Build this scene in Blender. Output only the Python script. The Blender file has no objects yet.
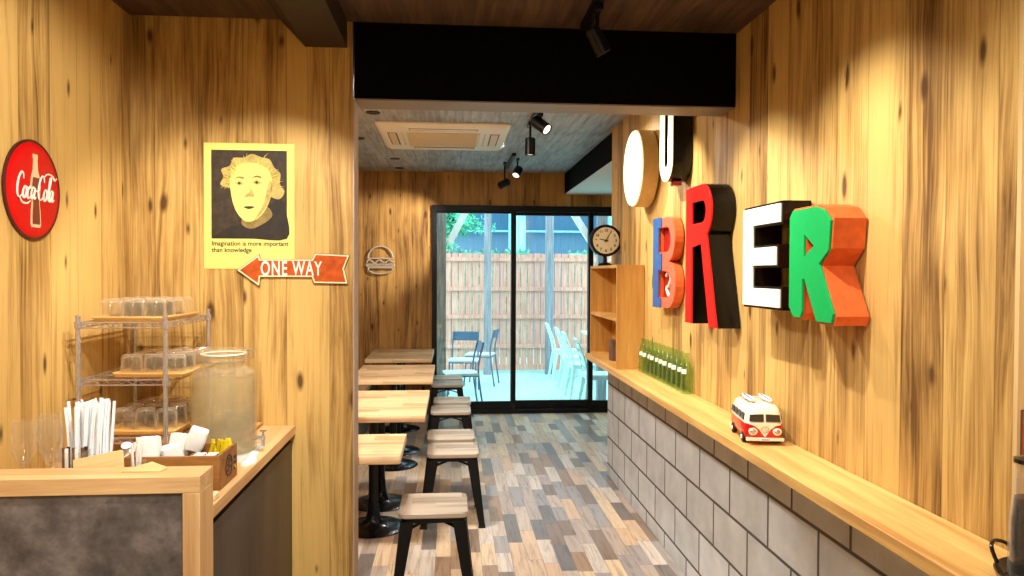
import bpy, bmesh, math, random
from mathutils import Vector, Matrix, Euler
random.seed(7)
PI = math.pi
C = bpy.context.scene.collection
V = Vector

# ------------------------------------------------------------------ node helpers
def lin(h):
    h = h.lstrip('#'); o = []
    for i in (0, 2, 4):
        c = int(h[i:i+2], 16)/255
        o.append(c/12.92 if c <= .04045 else ((c+.055)/1.055)**2.4)
    return (*o, 1)

class NT:
    def __init__(s, name):
        s.m = bpy.data.materials.new(name); s.m.use_nodes = True
        s.t = s.m.node_tree; s.t.nodes.clear()
        s.out = s.t.nodes.new('ShaderNodeOutputMaterial')
    def n(s, typ, ins=None, **kw):
        nd = s.t.nodes.new(typ)
        for k, v in kw.items(): setattr(nd, k, v)
        if ins:
            for k, v in ins.items():
                if isinstance(v, bpy.types.NodeSocket): s.t.links.new(v, nd.inputs[k])
                else: nd.inputs[k].default_value = v
        return nd
    def math(s, op, a, b=0.0, c=None):
        nd = s.n('ShaderNodeMath', {0: a, 1: b}, operation=op)
        if c is not None:
            if isinstance(c, bpy.types.NodeSocket): s.t.links.new(c, nd.inputs[2])
            else: nd.inputs[2].default_value = c
        return nd.outputs[0]
    def xyz(s):
        tc = s.n('ShaderNodeTexCoord'); sp = s.n('ShaderNodeSeparateXYZ', {0: tc.outputs['Object']})
        return sp.outputs
    def comb(s, x, y, z=0.0): return s.n('ShaderNodeCombineXYZ', {0: x, 1: y, 2: z}).outputs[0]
    def ramp(s, fac, stops, interp='LINEAR'):
        nd = s.n('ShaderNodeValToRGB', {0: fac}); r = nd.color_ramp; r.interpolation = interp
        while len(r.elements) < len(stops): r.elements.new(0.5)
        for e, (p, c) in zip(r.elements, stops): e.position = p; e.color = c if len(c) == 4 else (*c, 1)
        return nd.outputs[0]
    def mix(s, f, a, b, mode='MIX'):
        nd = s.n('ShaderNodeMix', data_type='RGBA', blend_type=mode)
        for i, v in ((0, f), (6, a), (7, b)):
            if isinstance(v, bpy.types.NodeSocket): s.t.links.new(v, nd.inputs[i])
            else: nd.inputs[i].default_value = v
        return nd.outputs[2]
    def noise(s, vec, scale, detail=4, rough=.55, dist=0):
        return s.n('ShaderNodeTexNoise', {'Vector': vec, 'Scale': scale, 'Detail': detail, 'Roughness': rough, 'Distortion': dist}).outputs[0]
    def white(s, vec): return s.n('ShaderNodeTexWhiteNoise', {'Vector': vec}, noise_dimensions='3D').outputs
    def bump(s, h, strength=.2, dist=.01):
        return s.n('ShaderNodeBump', {'Height': h, 'Strength': strength, 'Distance': dist}).outputs[0]
    def bsdf(s, col, rough=.5, metal=0, normal=None, spec=.5, emit=None, es=0, trans=0, ior=1.45, coat=0, alpha=1):
        b = s.n('ShaderNodeBsdfPrincipled', {'Base Color': col, 'Roughness': rough, 'Metallic': metal,
            'Specular IOR Level': spec, 'Transmission Weight': trans, 'IOR': ior, 'Coat Weight': coat, 'Alpha': alpha})
        if normal is not None: s.t.links.new(normal, b.inputs['Normal'])
        if emit: b.inputs['Emission Color'].default_value = emit; b.inputs['Emission Strength'].default_value = es
        return b.outputs[0]
    def done(s, sh): s.t.links.new(sh, s.out.inputs[0]); return s.m

def plain(name, hexc, rough=.5, metal=0, var=.12, spec=.5, coat=0, emit=0):
    t = NT(name); x = t.xyz(); c = lin(hexc)
    nz = t.noise(t.comb(x[0], x[1], x[2]), 35, 3)
    d = tuple(v*(1-var) for v in c[:3])+(1,); l = tuple(min(1, v*(1+var)) for v in c[:3])+(1,)
    col = t.ramp(nz, [(.3, d), (.7, l)])
    return t.done(t.bsdf(col, rough, metal, spec=spec, coat=coat, emit=c if emit else None, es=emit))

def wood_wall(name, dark, mid, light, w=.17, knots=True, rough=.5):
    t = NT(name); x = t.xyz()
    u = t.math('ADD', x[0], x[1]); v = x[2]
    q = t.math('DIVIDE', u, w); pid = t.math('FLOOR', q); fr = t.math('FRACT', q)
    r = t.white(t.comb(pid, 3.1, 0)); rv = r[0]
    off = t.math('MULTIPLY', rv, 13.0)
    vo = t.math('ADD', v, off)
    warp = t.math('MULTIPLY', t.noise(t.comb(t.math('MULTIPLY', u, 5), vo, 0), 1.1, 2), .07)
    uw = t.math('ADD', u, warp)
    g1 = t.noise(t.comb(t.math('MULTIPLY', uw, 20), off, t.math('MULTIPLY', vo, 1.0)), 1, 6, .68, .5)
    g2 = t.noise(t.comb(t.math('MULTIPLY', uw, 110), off, t.math('MULTIPLY', vo, 2.2)), 1, 3, .6)
    big = t.noise(t.comb(t.math('MULTIPLY', u, 9), off, t.math('MULTIPLY', vo, 2.6)), 1, 3)
    f = t.math('ADD', t.math('MULTIPLY', g1, .56), t.math('MULTIPLY', g2, .34))
    f = t.math('ADD', f, t.math('MULTIPLY', big, .28))
    f = t.math('ADD', f, t.math('MULTIPLY', t.math('SUBTRACT', rv, .5), .19))
    col = t.ramp(f, [(.41, lin(dark)), (.53, lin(mid)), (.64, lin(light)), (.82, tuple(min(1, v*1.12) for v in lin(light)))])
    if knots:
        vo_ = t.n('ShaderNodeTexVoronoi', {'Vector': t.comb(t.math('MULTIPLY', uw, 5.6), t.math('MULTIPLY', vo, 2.1), 0), 'Scale': 1.0, 'Randomness': 1.0}, voronoi_dimensions='2D')
        cellr = t.n('ShaderNodeSeparateColor', {0: vo_.outputs['Color']}).outputs[0]
        big_k = t.math('MULTIPLY', t.math('SUBTRACT', cellr, .16), .075)
        d = t.math('SUBTRACT', vo_.outputs['Distance'], t.math('SUBTRACT', big_k, .006))
        k = t.ramp(d, [(0, (1, 1, 1)), (.025, (.55, .55, .55)), (.06, (0, 0, 0))])
        k = t.math('MULTIPLY', k, .9)
        col = t.mix(k, col, lin('#4a2c12'))
    seam = t.ramp(t.math('ABSOLUTE', t.math('SUBTRACT', fr, .5)), [(.485, (0, 0, 0)), (.497, (1, 1, 1))])
    col = t.mix(t.math('MULTIPLY', seam, .45), col, lin('#3f2812'))
    return t.done(t.bsdf(col, rough, normal=t.bump(g2, .12, .004), spec=.35))

def wood(name, dark, light, axis=0, scale=1.0, rough=.45, stave=0.0):
    """timber with the grain running along one axis; stave > 0 glues it up from strips of that width"""
    t = NT(name); x = t.xyz(); a = x[axis]; b, c = [x[i] for i in range(3) if i != axis]
    extra = 0.0; fac2 = None
    if stave:
        row = t.math('FLOOR', t.math('DIVIDE', b if axis != 2 else b, stave))
        rr = t.white(t.comb(row, 1.7, 0))[0]
        cell = t.math('FLOOR', t.math('DIVIDE', t.math('ADD', a, t.math('MULTIPLY', rr, 3)), stave*3.2))
        fac2 = t.white(t.comb(row, cell, 4))[0]
        a = t.math('ADD', a, t.math('MULTIPLY', fac2, 9))
    vec = t.comb(t.math('MULTIPLY', a, 1.6*scale), t.math('MULTIPLY', b, 22*scale), t.math('MULTIPLY', c, 22*scale))
    g = t.noise(vec, 1, 5, .6, .4)
    h = t.noise(t.comb(t.math('MULTIPLY', a, 6*scale), t.math('MULTIPLY', b, 150*scale), t.math('MULTIPLY', c, 150*scale)), 1, 2)
    f = t.math('ADD', t.math('MULTIPLY', g, .75), t.math('MULTIPLY', h, .25))
    if fac2 is not None: f = t.math('ADD', f, t.math('MULTIPLY', t.math('SUBTRACT', fac2, .5), .3))
    col = t.ramp(f, [(.33, lin(dark)), (.62, lin(light))])
    return t.done(t.bsdf(col, rough, normal=t.bump(h, .08, .003), spec=.4))

def m_floor():
    t = NT('floor_boards'); x = t.xyz()
    row = t.math('FLOOR', t.math('DIVIDE', x[0], .08)); fx = t.math('FRACT', t.math('DIVIDE', x[0], .08))
    r1 = t.white(t.comb(row, 5.5, 0))[0]
    ln = t.math('ADD', t.math('MULTIPLY', r1, .26), .24)
    q = t.math('DIVIDE', t.math('ADD', x[1], t.math('MULTIPLY', r1, 7)), ln)
    cell = t.math('FLOOR', q); fy = t.math('FRACT', q)
    rb = t.white(t.comb(row, cell, 2)); rnd = rb[0]
    base = t.ramp(rnd, [(0, lin('#8d7a69')), (.1, lin('#d2b494')), (.26, lin('#b5a597')), (.4, lin('#d3c6b8')), (.54, lin('#a39b96')), (.66, lin('#dcc3a2')), (.78, lin('#7d756f')), (.86, lin('#a5876a')), (.93, lin('#c7b6a4'))], 'CONSTANT')
    vec = t.comb(t.math('MULTIPLY', x[0], 42), t.math('ADD', t.math('MULTIPLY', x[1], 3.2), t.math('MULTIPLY', rnd, 50)), rnd)
    g = t.noise(vec, 1, 5, .65, .8)
    col = t.mix(1.0, base, t.ramp(g, [(.3, (.5, .45, .42)), (.5, (.9, .88, .87)), (.68, (1, 1, 1))]), 'MULTIPLY')
    e1 = t.ramp(t.math('ABSOLUTE', t.math('SUBTRACT', fx, .5)), [(.478, (0, 0, 0)), (.495, (1, 1, 1))])
    e2 = t.ramp(t.math('ABSOLUTE', t.math('SUBTRACT', fy, .5)), [(.492, (0, 0, 0)), (.498, (1, 1, 1))])
    e = t.math('MAXIMUM', e1, e2)
    col = t.mix(t.math('MULTIPLY', e, .5), col, lin('#3b332b'))
    ro = t.math('ADD', t.math('MULTIPLY', g, .25), .2)
    return t.done(t.bsdf(col, ro, normal=t.bump(g, .05, .003), spec=.5))

def m_blocks():
    t = NT('concrete_blocks'); x = t.xyz()
    u = t.math('ADD', x[1], 0); z = t.math('SUBTRACT', x[2], .09)
    rq = t.math('DIVIDE', z, .2); row = t.math('FLOOR', rq); fz = t.math('FRACT', rq)
    sh = t.math('MULTIPLY', t.math('MODULO', t.math('ADD', row, 10), 2), .5)
    q = t.math('ADD', t.math('DIVIDE', t.math('SUBTRACT', u, 3.0), .376), sh)
    cell = t.math('FLOOR', q); fu = t.math('FRACT', q)
    rnd = t.white(t.comb(row, cell, 1))[0]
    base = t.ramp(rnd, [(0, lin('#b9bbbc')), (1, lin('#cbcdce'))])
    n1 = t.noise(t.comb(x[0], x[1], x[2]), 260, 3, .7); n2 = t.noise(t.comb(x[0], x[1], x[2]), 7, 4, .6)
    col = t.mix(1.0, base, t.ramp(n1, [(.3, (.86, .86, .86)), (.6, (1.0, 1.0, 1.0))]), 'MULTIPLY')
    col = t.mix(.55, col, t.ramp(n2, [(.3, lin('#a8a9a9')), (.7, lin('#d2d3d3'))]))
    mu = t.ramp(t.math('ABSOLUTE', t.math('SUBTRACT', fu, .5)), [(.478, (0, 0, 0)), (.486, (1, 1, 1))])
    mz = t.ramp(t.math('ABSOLUTE', t.math('SUBTRACT', fz, .5)), [(.462, (0, 0, 0)), (.476, (1, 1, 1))])
    m = t.math('MAXIMUM', mu, mz)
    col = t.mix(m, col, lin('#5c554e'))
    hgt = t.math('SUBTRACT', t.math('MULTIPLY', n1, .15), m)
    return t.done(t.bsdf(col, .85, normal=t.bump(hgt, .6, .006), spec=.2))

def m_ceiling(name, a, b):
    t = NT(name); x = t.xyz()
    g = t.noise(t.comb(t.math('MULTIPLY', x[0], 30), t.math('MULTIPLY', x[1], 2.2), x[2]), 1, 5, .65, .6)
    h = t.noise(t.comb(x[0], x[1], x[2]), 3.5, 3)
    f = t.math('ADD', t.math('MULTIPLY', g, .75), t.math('MULTIPLY', h, .25))
    col = t.ramp(f, [(.33, lin(a)), (.66, lin(b))])
    return t.done(t.bsdf(col, .5, spec=.4))

def m_stone():
    t = NT('counter_stone'); x = t.xyz(); v = t.comb(x[0], x[1], x[2])
    a = t.noise(v, 10, 6, .6, .2); b = t.noise(v, 22, 5, .7, .4)
    f = t.math('ADD', t.math('MULTIPLY', a, .7), t.math('MULTIPLY', b, .3))
    col = t.ramp(f, [(.36, lin('#4c4643')), (.5, lin('#68615d')), (.62, lin('#857d78'))])
    return t.done(t.bsdf(col, .5, spec=.4))

def m_glass(name, tint='#ffffff', glos=.35, rough=.03, body=0.0, bodycol='#c9c4b0'):
    """thin clear glass: mostly see-through, reflecting more towards grazing angles"""
    t = NT(name)
    lw = t.n('ShaderNodeLayerWeight', {'Blend': .35})
    f = t.math('ADD', t.math('MULTIPLY', t.math('POWER', lw.outputs['Facing'], 2.6), glos), .045)
    tr = t.n('ShaderNodeBsdfTransparent', {0: lin(tint)})
    gl = t.n('ShaderNodeBsdfGlossy', {'Color': (1, 1, 1, 1), 'Roughness': rough})
    mx = t.n('ShaderNodeMixShader', {0: f}); t.t.links.new(tr.outputs[0], mx.inputs[1]); t.t.links.new(gl.outputs[0], mx.inputs[2])
    sh = mx.outputs[0]
    if body:
        di = t.n('ShaderNodeBsdfTranslucent', {0: lin(bodycol)}); df = t.n('ShaderNodeBsdfDiffuse', {0: lin(bodycol)})
        ad = t.n('ShaderNodeMixShader', {0: .5}); t.t.links.new(di.outputs[0], ad.inputs[1]); t.t.links.new(df.outputs[0], ad.inputs[2])
        m2 = t.n('ShaderNodeMixShader', {0: body}); t.t.links.new(sh, m2.inputs[1]); t.t.links.new(ad.outputs[0], m2.inputs[2]); sh = m2.outputs[0]
    return t.done(sh)

def m_clear(name, tint, edge, ecol):
    """thin blown glass: see-through face on, reflective where the wall turns away, with rim highlights painted in milky"""
    t = NT(name)
    fa = t.n('ShaderNodeLayerWeight', {'Blend': .35}).outputs['Facing']
    tr = t.n('ShaderNodeBsdfTransparent', {0: lin(tint)})
    df = t.n('ShaderNodeBsdfDiffuse', {0: lin(ecol)}); tl = t.n('ShaderNodeBsdfTranslucent', {0: lin(ecol)}); gl = t.n('ShaderNodeBsdfGlossy', {'Roughness': .04})
    def mx(f, a, b):
        m = t.n('ShaderNodeMixShader', {0: f}); t.t.links.new(a, m.inputs[1]); t.t.links.new(b, m.inputs[2]); return m.outputs[0]
    rim_light = mx(.5, df.outputs[0], tl.outputs[0])  # edge colour stands in for bright rim highlights
    s1 = mx(t.math('ADD', t.math('MULTIPLY', t.math('POWER', fa, 2.2), edge), .025), tr.outputs[0], rim_light)
    return t.done(mx(t.math('ADD', t.math('MULTIPLY', t.math('POWER', fa, 3.0), .5), .05), s1, gl.outputs[0]))

def m_leaf(name, a, b, sc=9):
    t = NT(name); x = t.xyz()
    col = t.ramp(t.noise(t.comb(x[0], x[1], x[2]), sc, 3), [(.35, lin(a)), (.65, lin(b))])
    return t.done(t.bsdf(col, .6))

def m_weathered(name, a, b):
    t = NT(name); x = t.xyz()
    g = t.noise(t.comb(t.math('MULTIPLY', x[0], 40), t.math('MULTIPLY', x[1], 40), t.math('MULTIPLY', x[2], 2.5)), 1, 5, .65, .4)
    return t.done(t.bsdf(t.ramp(g, [(.35, lin(a)), (.65, lin(b))]), .75))

M = {}
M['wall'] = wood_wall('knotty_wood_panelling', '#674621', '#aa8347', '#cda761')
M['wall_far'] = wood_wall('knotty_wood_far', '#664520', '#a3783f', '#c3944f')
M['floor'] = m_floor()
M['blocks'] = m_blocks()
M['ceil_front'] = m_ceiling('ceiling_dark_wood', '#2a2019', '#6a5542')
M['ceil_back'] = m_ceiling('ceiling_grey_wood', '#64686d', '#b4b8be')
M['black'] = plain('black_paint', '#070606', .9, spec=.08)
M['soffit'] = plain('dark_brown_paint', '#2b2014', .6)
M['white_paint'] = plain('white_paint', '#dcdcd8', .6, var=.03)
M['trim'] = plain('beige_edge_trim', '#b39a80', .5, var=.05)
M['oak'] = wood('oak_counter', '#c08f58', '#e3bd86', 0, 1.0)
M['oak_y'] = wood('oak_counter_lengthwise', '#c08f58', '#e3bd86', 1, 1.0)
M['oak_z'] = wood('oak_upright', '#c08f58', '#e3bd86', 2, 1.0)
M['shelf'] = wood('pine_shelf', '#b98545', '#e2b86e', 1, .8, .4)
M['cubby'] = wood('golden_oak_board', '#b07a34', '#d6a558', 2, .7, .45)
M['table'] = wood('butcher_block', '#bf9468', '#ecc99c', 0, .9, .35, stave=.09)
M['seat'] = wood('seat_wood', '#857463', '#bcab97', 0, .9, .35, stave=.08)
M['tray'] = wood('bamboo_tray', '#d19a4a', '#e9bd72', 0, 1.2, .4)
M['crate'] = wood('brown_crate_wood', '#7a4e22', '#a8743a', 0, 1.5, .55)
M['kraft'] = wood('pale_plywood', '#d0a468', '#e6c48c', 0, 1.0, .6)
M['bench'] = plain('grey_upholstery', '#6f6860', .8)
M['stone'] = m_stone()
M['darkpanel'] = wood('dark_grey_panel', '#342c27', '#51463e', 2, .6, .45)
M['blackmetal'] = plain('black_metal', '#0b0a0a', .4, spec=.35)
M['basemetal'] = plain('polished_black_base', '#1b1d22', .22, .6)
M['chrome'] = plain('chrome_wire', '#c9c5c8', .26, .85, var=.05)
M['glass'] = m_clear('tumbler_glass', '#fffdf8', .7, '#fff8e8')
M['wineglass'] = m_clear('wine_glass', '#fffefb', .5, '#fffdf6')
M['pane'] = m_glass('window_glass', '#f6fbfb', .12, .01)
M['jar'] = m_glass('jar_glass', '#fdfcf6', .7, .05, .1, '#f2ead0')
M['water'] = m_glass('jar_water', '#f8f4e8', .3, .05, .24, '#ece0b8')
M['green'] = m_clear('green_bottle_glass', '#eef8e4', .55, '#a5d07e')
M['white'] = plain('white_paper', '#f0eee8', .7, var=.04)
M['straw'] = plain('straw_paper', '#e9ecf0', .6, var=.05)
M['yellow'] = plain('yellow_paper', '#f0d41c', .5)
M['dark'] = plain('dark_print', '#2a2521', .6)
M['brownstick'] = plain('brown_stick', '#6b4a38', .6)
M['redsign'] = plain('red_enamel', '#cc0a0e', .4, spec=.2, var=.04)
M['rim'] = plain('dark_bronze_rim', '#4a1c12', .4)
M['signwhite'] = plain('sign_white', '#f3ead8', .5, var=.03)
M['cola'] = plain('bottle_brown', '#7a2b12', .35)
M['cream_bottle'] = plain('bottle_cream', '#d9c49a', .35)
M['posteryellow'] = plain('poster_yellow', '#e8da74', .6, var=.03)
M['sepia'] = plain('poster_sepia_dark', '#3a2e20', .6, var=.35)
M['sepia2'] = plain('poster_sepia_mid', '#8b7640', .6, var=.3)
M['sepia3'] = plain('poster_sepia_light', '#b8a25a', .6, var=.25)
M['coat'] = plain('poster_coat', '#2a2119', .6, var=.3)
M['orange'] = plain('orange_sign', '#b8511c', .6, var=.25, spec=.2)
M['cream'] = plain('cream_paint', '#f0dcae', .45, var=.03)
M['brownedge'] = plain('brown_edge', '#8a4a22', .5)
M['redface'] = plain('red_acrylic', '#de170c', .35, spec=.25, var=.03)
M['glossblack'] = plain('gloss_black', '#090706', .15, spec=.35)
M['blueface'] = plain('blue_acrylic', '#2f5f9e', .35)
M['salmon'] = plain('salmon_enamel', '#e8694a', .4)
M['orangeside'] = plain('orange_enamel', '#d9622f', .35, spec=.3)
M['darkred'] = plain('dark_red_enamel', '#a31c17', .35)
M['greenface'] = plain('green_acrylic', '#05a552', .4, spec=.25, var=.04)
M['eface'] = plain('cream_acrylic', '#f6f0de', .35, var=.02, emit=.15)  # faint glow put into the E face colour
M['lit'] = plain('lit_white_acrylic', '#fff3c4', .4, var=.01, emit=.75)
M['obody'] = plain('cream_enamel', '#d8b97c', .45, var=.05)
M['rope'] = plain('pale_neon_tube', '#b3a68f', .4, var=.03)
M['clockface'] = plain('clock_face', '#e0d3ad', .5, var=.04)
M['acbeige'] = plain('beige_plastic', '#d9c7a4', .5, var=.03)
M['acwhite'] = plain('white_plastic', '#e9e2d4', .45, var=.02)
M['acgrey'] = plain('pale_underside', '#7f776d', .5, var=.05)
M['lens'] = plain('lamp_lens', '#fff3dc', .3, emit=1.2)
M['buscream'] = plain('bus_cream', '#f3e9c8', .25, coat=.5, var=.02)
M['busred'] = plain('bus_red', '#d3151a', .25, coat=.5, var=.03)
M['buswindow'] = plain('bus_window', '#3a3226', .15, coat=.4)
M['tyre'] = plain('rubber', '#151414', .7)
M['bluepaint'] = plain('blue_paint', '#2c4a8c', .4)
M['fence'] = m_weathered('fence_wood', '#c48b79', '#e4b09d')
M['post'] = m_weathered('weathered_post', '#6b7078', '#979ba3')
M['postdark'] = m_weathered('weathered_post_dark', '#5c5a56', '#8f8b85')
M['brace'] = m_weathered('pale_brace', '#d6d8d8', '#eef0ef')
M['deck'] = m_ceiling('pale_patio', '#9fcfcb', '#b4ddd9')
M['bluechair'] = plain('blue_grey_metal', '#35607c', .45)
M['chairseat'] = plain('light_grey_seat', '#b9c0c4', .6)
M['palechair'] = plain('pale_mint_metal', '#c6e6e0', .4)
M['bluewall'] = m_weathered('slate_blue_cladding', '#54788f', '#6485a0')
M['bluewall2'] = m_weathered('slate_blue_upper', '#35607e', '#426e8c')
M['aquacol'] = plain('aqua_column', '#8fd0e6', .6)
M['leaf'] = m_leaf('foliage', '#2f9a78', '#7fe6be')
M['hedge'] = m_leaf('hedge_leaf', '#3d7f74', '#7cc0a8')
M['reddish'] = plain('red_print', '#b2543a', .6, var=.25)
M['palewood'] = wood('pale_wood_trim', '#c4a26c', '#dcbd88', 2)
M['blacktray'] = plain('black_lacquer', '#14100e', .25, coat=.4)
M['plaster'] = plain('warm_plaster', '#c9b796', .8)

# ------------------------------------------------------------------ mesh helpers
def new(): return bmesh.new()
def box(bm, c, s, rot=None):
    r = bmesh.ops.create_cube(bm, size=1)
    mat = Matrix.Translation(V(c)) @ ((rot.to_matrix().to_4x4() if isinstance(rot, Euler) else rot) if rot else Matrix()) @ Matrix.Diagonal((*s, 1))
    bmesh.ops.transform(bm, matrix=mat, verts=r['verts']); return bm
def bx(bm, x0, x1, y0, y1, z0, z1): return box(bm, ((x0+x1)/2, (y0+y1)/2, (z0+z1)/2), (abs(x1-x0), abs(y1-y0), abs(z1-z0)))
def loft(bm, rings, cap=True, closed=True):
    vs = [[bm.verts.new(p) for p in r] for r in rings]; n = len(rings[0])
    for a, b in zip(vs, vs[1:]):
        for i in range(n if closed else n-1):
            j = (i+1) % n
            try: bm.faces.new((a[i], a[j], b[j], b[i]))
            except ValueError: pass
    if cap: bm.faces.new(vs[0][::-1]); bm.faces.new(vs[-1])
    return bm
def lathe(bm, prof, seg=24, c=(0, 0, 0), mat=None):
    """revolve (r, z) pairs about Z; r == 0 closes the end"""
    start = len(bm.verts); rings = []
    for r, z in prof:
        if r <= 1e-6: rings.append([bm.verts.new((c[0], c[1], c[2]+z))])
        else: rings.append([bm.verts.new((c[0]+r*math.cos(2*PI*i/seg), c[1]+r*math.sin(2*PI*i/seg), c[2]+z)) for i in range(seg)])
    fs = []
    for a, b in zip(rings, rings[1:]):
        for i in range(seg):
            j = (i+1) % seg
            if len(a) == 1 and len(b) == 1: break
            if len(a) == 1: fs.append(bm.faces.new((a[0], b[j], b[i])))
            elif len(b) == 1: fs.append(bm.faces.new((a[i], a[j], b[0])))
            else: fs.append(bm.faces.new((a[i], a[j], b[j], b[i])))
    if mat: bmesh.ops.transform(bm, matrix=mat, verts=[v for r in rings for v in r])
    return bm
def cyl(bm, p0, p1, r0, r1=None, seg=16):
    p0, p1 = V(p0), V(p1); r1 = r0 if r1 is None else r1; d = p1-p0; L = d.length
    mat = Matrix.Translation(p0) @ d.to_track_quat('Z', 'Y').to_matrix().to_4x4()
    return lathe(bm, [(0, 0), (r0, 0), (r1, L), (0, L)], seg, mat=mat)
def tube(bm, pts, r, seg=8, closed=False):
    pts = [V(p) for p in pts]; n = len(pts); rings = []; up = None
    for i, p in enumerate(pts):
        if closed: d = pts[(i+1) % n]-pts[i-1]
        else: d = (pts[min(i+1, n-1)]-pts[max(i-1, 0)])
        d.normalize()
        if up is None:
            up = V((0, 0, 1)) if abs(d.z) < .9 else V((1, 0, 0))
        a = (up-d*up.dot(d)).normalized(); b = d.cross(a); up = a
        rr = r[i] if isinstance(r, (list, tuple)) else r
        rings.append([p+a*rr*math.cos(2*PI*k/seg)+b*rr*math.sin(2*PI*k/seg) for k in range(seg)])
    if closed: rings.append(rings[0]); loft(bm, rings, cap=False); bmesh.ops.remove_doubles(bm, verts=bm.verts, dist=1e-6)
    else: loft(bm, rings)
    return bm
def smooth_path(pts, k=6):
    pts = [V(p) for p in pts]; out = []
    P = [pts[0]]+pts+[pts[-1]]
    for i in range(1, len(P)-2):
        a, b, c, d = P[i-1], P[i], P[i+1], P[i+2]
        for s in range(k):
            t = s/k
            out.append(.5*((2*b)+(c-a)*t+(2*a-5*b+4*c-d)*t*t+(3*b-a-3*c+d)*t**3))
    out.append(pts[-1]); return out
def rrect(w, d, r, z=0, seg=4, cx=0, cy=0):
    pts = []
    for sx, sy, a0 in ((1, 1, 0), (-1, 1, 90), (-1, -1, 180), (1, -1, 270)):
        for i in range(seg+1):
            a = math.radians(a0+90*i/seg)
            pts.append(V((cx+sx*(w/2-r)+r*math.cos(a), cy+sy*(d/2-r)+r*math.sin(a), z)))
    return pts
def finish(bm, smooth=True, ang=.6):
    bmesh.ops.recalc_face_normals(bm, faces=bm.faces)
    for f in bm.faces: f.smooth = smooth
    if smooth:
        for e in bm.edges:
            if len(e.link_faces) == 2: e.smooth = e.calc_face_angle(0) < ang
def obj(name, bm, mat, parent=None, loc=(0, 0, 0), bev=0, smooth=True, rot=None, label=None, segs=2):
    if isinstance(bm, bpy.types.Mesh): me = bm
    else:
        finish(bm, smooth); me = bpy.data.meshes.new(name); bm.to_mesh(me); bm.free()
    me.materials.clear(); me.materials.append(M[mat] if isinstance(mat, str) else mat)
    o = bpy.data.objects.new(name, me); C.objects.link(o); o.location = loc
    if rot: o.rotation_euler = rot
    if parent: o.parent = parent
    if bev:
        m = o.modifiers.new('bevel', 'BEVEL'); m.width = bev; m.segments = segs; m.limit_method = 'ANGLE'; m.angle_limit = .7
    if label: o['label'] = label
    return o
def tag(o, label, cat, group=None, kind=None):
    o['label'] = label; o['category'] = cat
    if group: o['group'] = group
    if kind: o['kind'] = kind
    return o
def thing(name, label, cat, loc=(0, 0, 0), rz=0, group=None):
    o = bpy.data.objects.new(name, None); C.objects.link(o); o.empty_display_size = .05
    o.location = loc; o.rotation_euler = (0, 0, rz); return tag(o, label, cat, group)
def struct(name, bm, mat, bev=0, label=None, smooth=False):
    o = obj(name, bm, mat, bev=bev, smooth=smooth); o['kind'] = 'structure'
    if label: o['label'] = label
    return o
def dup(root, loc=None, rz=None, label=None):
    kids = {}
    for o in bpy.data.objects:
        if o.parent: kids.setdefault(o.parent, []).append(o)
    def cp(o, par):
        c = o.copy(); C.objects.link(c)
        if par: c.parent = par
        for k in kids.get(o, []): cp(k, c)
        return c
    r = cp(root, None)
    if loc is not None: r.location = loc
    if rz is not None: r.rotation_euler = (0, 0, rz)
    if label: r['label'] = label
    return r

def flat(outlines, depth, mat=None, bevel=0):
    """filled 2D outline (later loops cut holes), extruded to a given depth from w=0; mat maps (u, v, w) to place"""
    cu = bpy.data.curves.new('c', 'CURVE'); cu.dimensions = '2D'; cu.fill_mode = 'BOTH'; cu.extrude = max(depth/2-bevel, 0); cu.bevel_depth = bevel
    cu.bevel_resolution = 1
    for pts in outlines:
        sp = cu.splines.new('POLY'); sp.points.add(len(pts)-1)
        for q, p in zip(sp.points, pts): q.co = (p[0], p[1], 0, 1)
        sp.use_cyclic_u = True
    o = bpy.data.objects.new('c', cu); me = bpy.data.meshes.new_from_object(o)
    bpy.data.objects.remove(o); bpy.data.curves.remove(cu)
    me.transform(Matrix.Translation((0, 0, depth/2)))
    if mat: me.transform(mat)
    for p in me.polygons: p.use_smooth = False
    return me
def text(s, size, depth, mat=None, align='CENTER', offset=0, sx=1, space=1, line=1):
    cu = bpy.data.curves.new('t', 'FONT'); cu.body = s; cu.size = size; cu.extrude = depth/2; cu.align_x = align; cu.align_y = 'CENTER'
    cu.offset = offset; cu.space_character = space; cu.space_line = line
    o = bpy.data.objects.new('t', cu); me = bpy.data.meshes.new_from_object(o)
    bpy.data.objects.remove(o); bpy.data.curves.remove(cu)
    me.transform(Matrix.Translation((0, 0, depth/2)) @ Matrix.Diagonal((sx, 1, 1, 1)))
    if mat: me.transform(mat)
    return me
def arc(cx, cy, rx, ry, a0, a1, n=10):
    return [(cx+rx*math.cos(math.radians(a0+(a1-a0)*i/n)), cy+ry*math.sin(math.radians(a0+(a1-a0)*i/n))) for i in range(n+1)]
FRONT = Matrix(((1, 0, 0, 0), (0, 0, -1, 0), (0, 1, 0, 0), (0, 0, 0, 1)))       # u->+X, v->+Z, w->-Y  (faces the camera)
RIGHTW = Matrix(((0, 0, -1, 0), (-1, 0, 0, 0), (0, 1, 0, 0), (0, 0, 0, 1)))     # u->-Y, v->+Z, w->-X  (on the right wall)
LEFTW = Matrix(((0, 0, 1, 0), (1, 0, 0, 0), (0, 1, 0, 0), (0, 0, 0, 1)))        # u->+Y, v->+Z, w->+X  (on the left wall)
CEIL = Matrix(((1, 0, 0, 0), (0, -1, 0, 0), (0, 0, -1, 0), (0, 0, 0, 1)))
def T(x, y, z): return Matrix.Translation((x, y, z))

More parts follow.
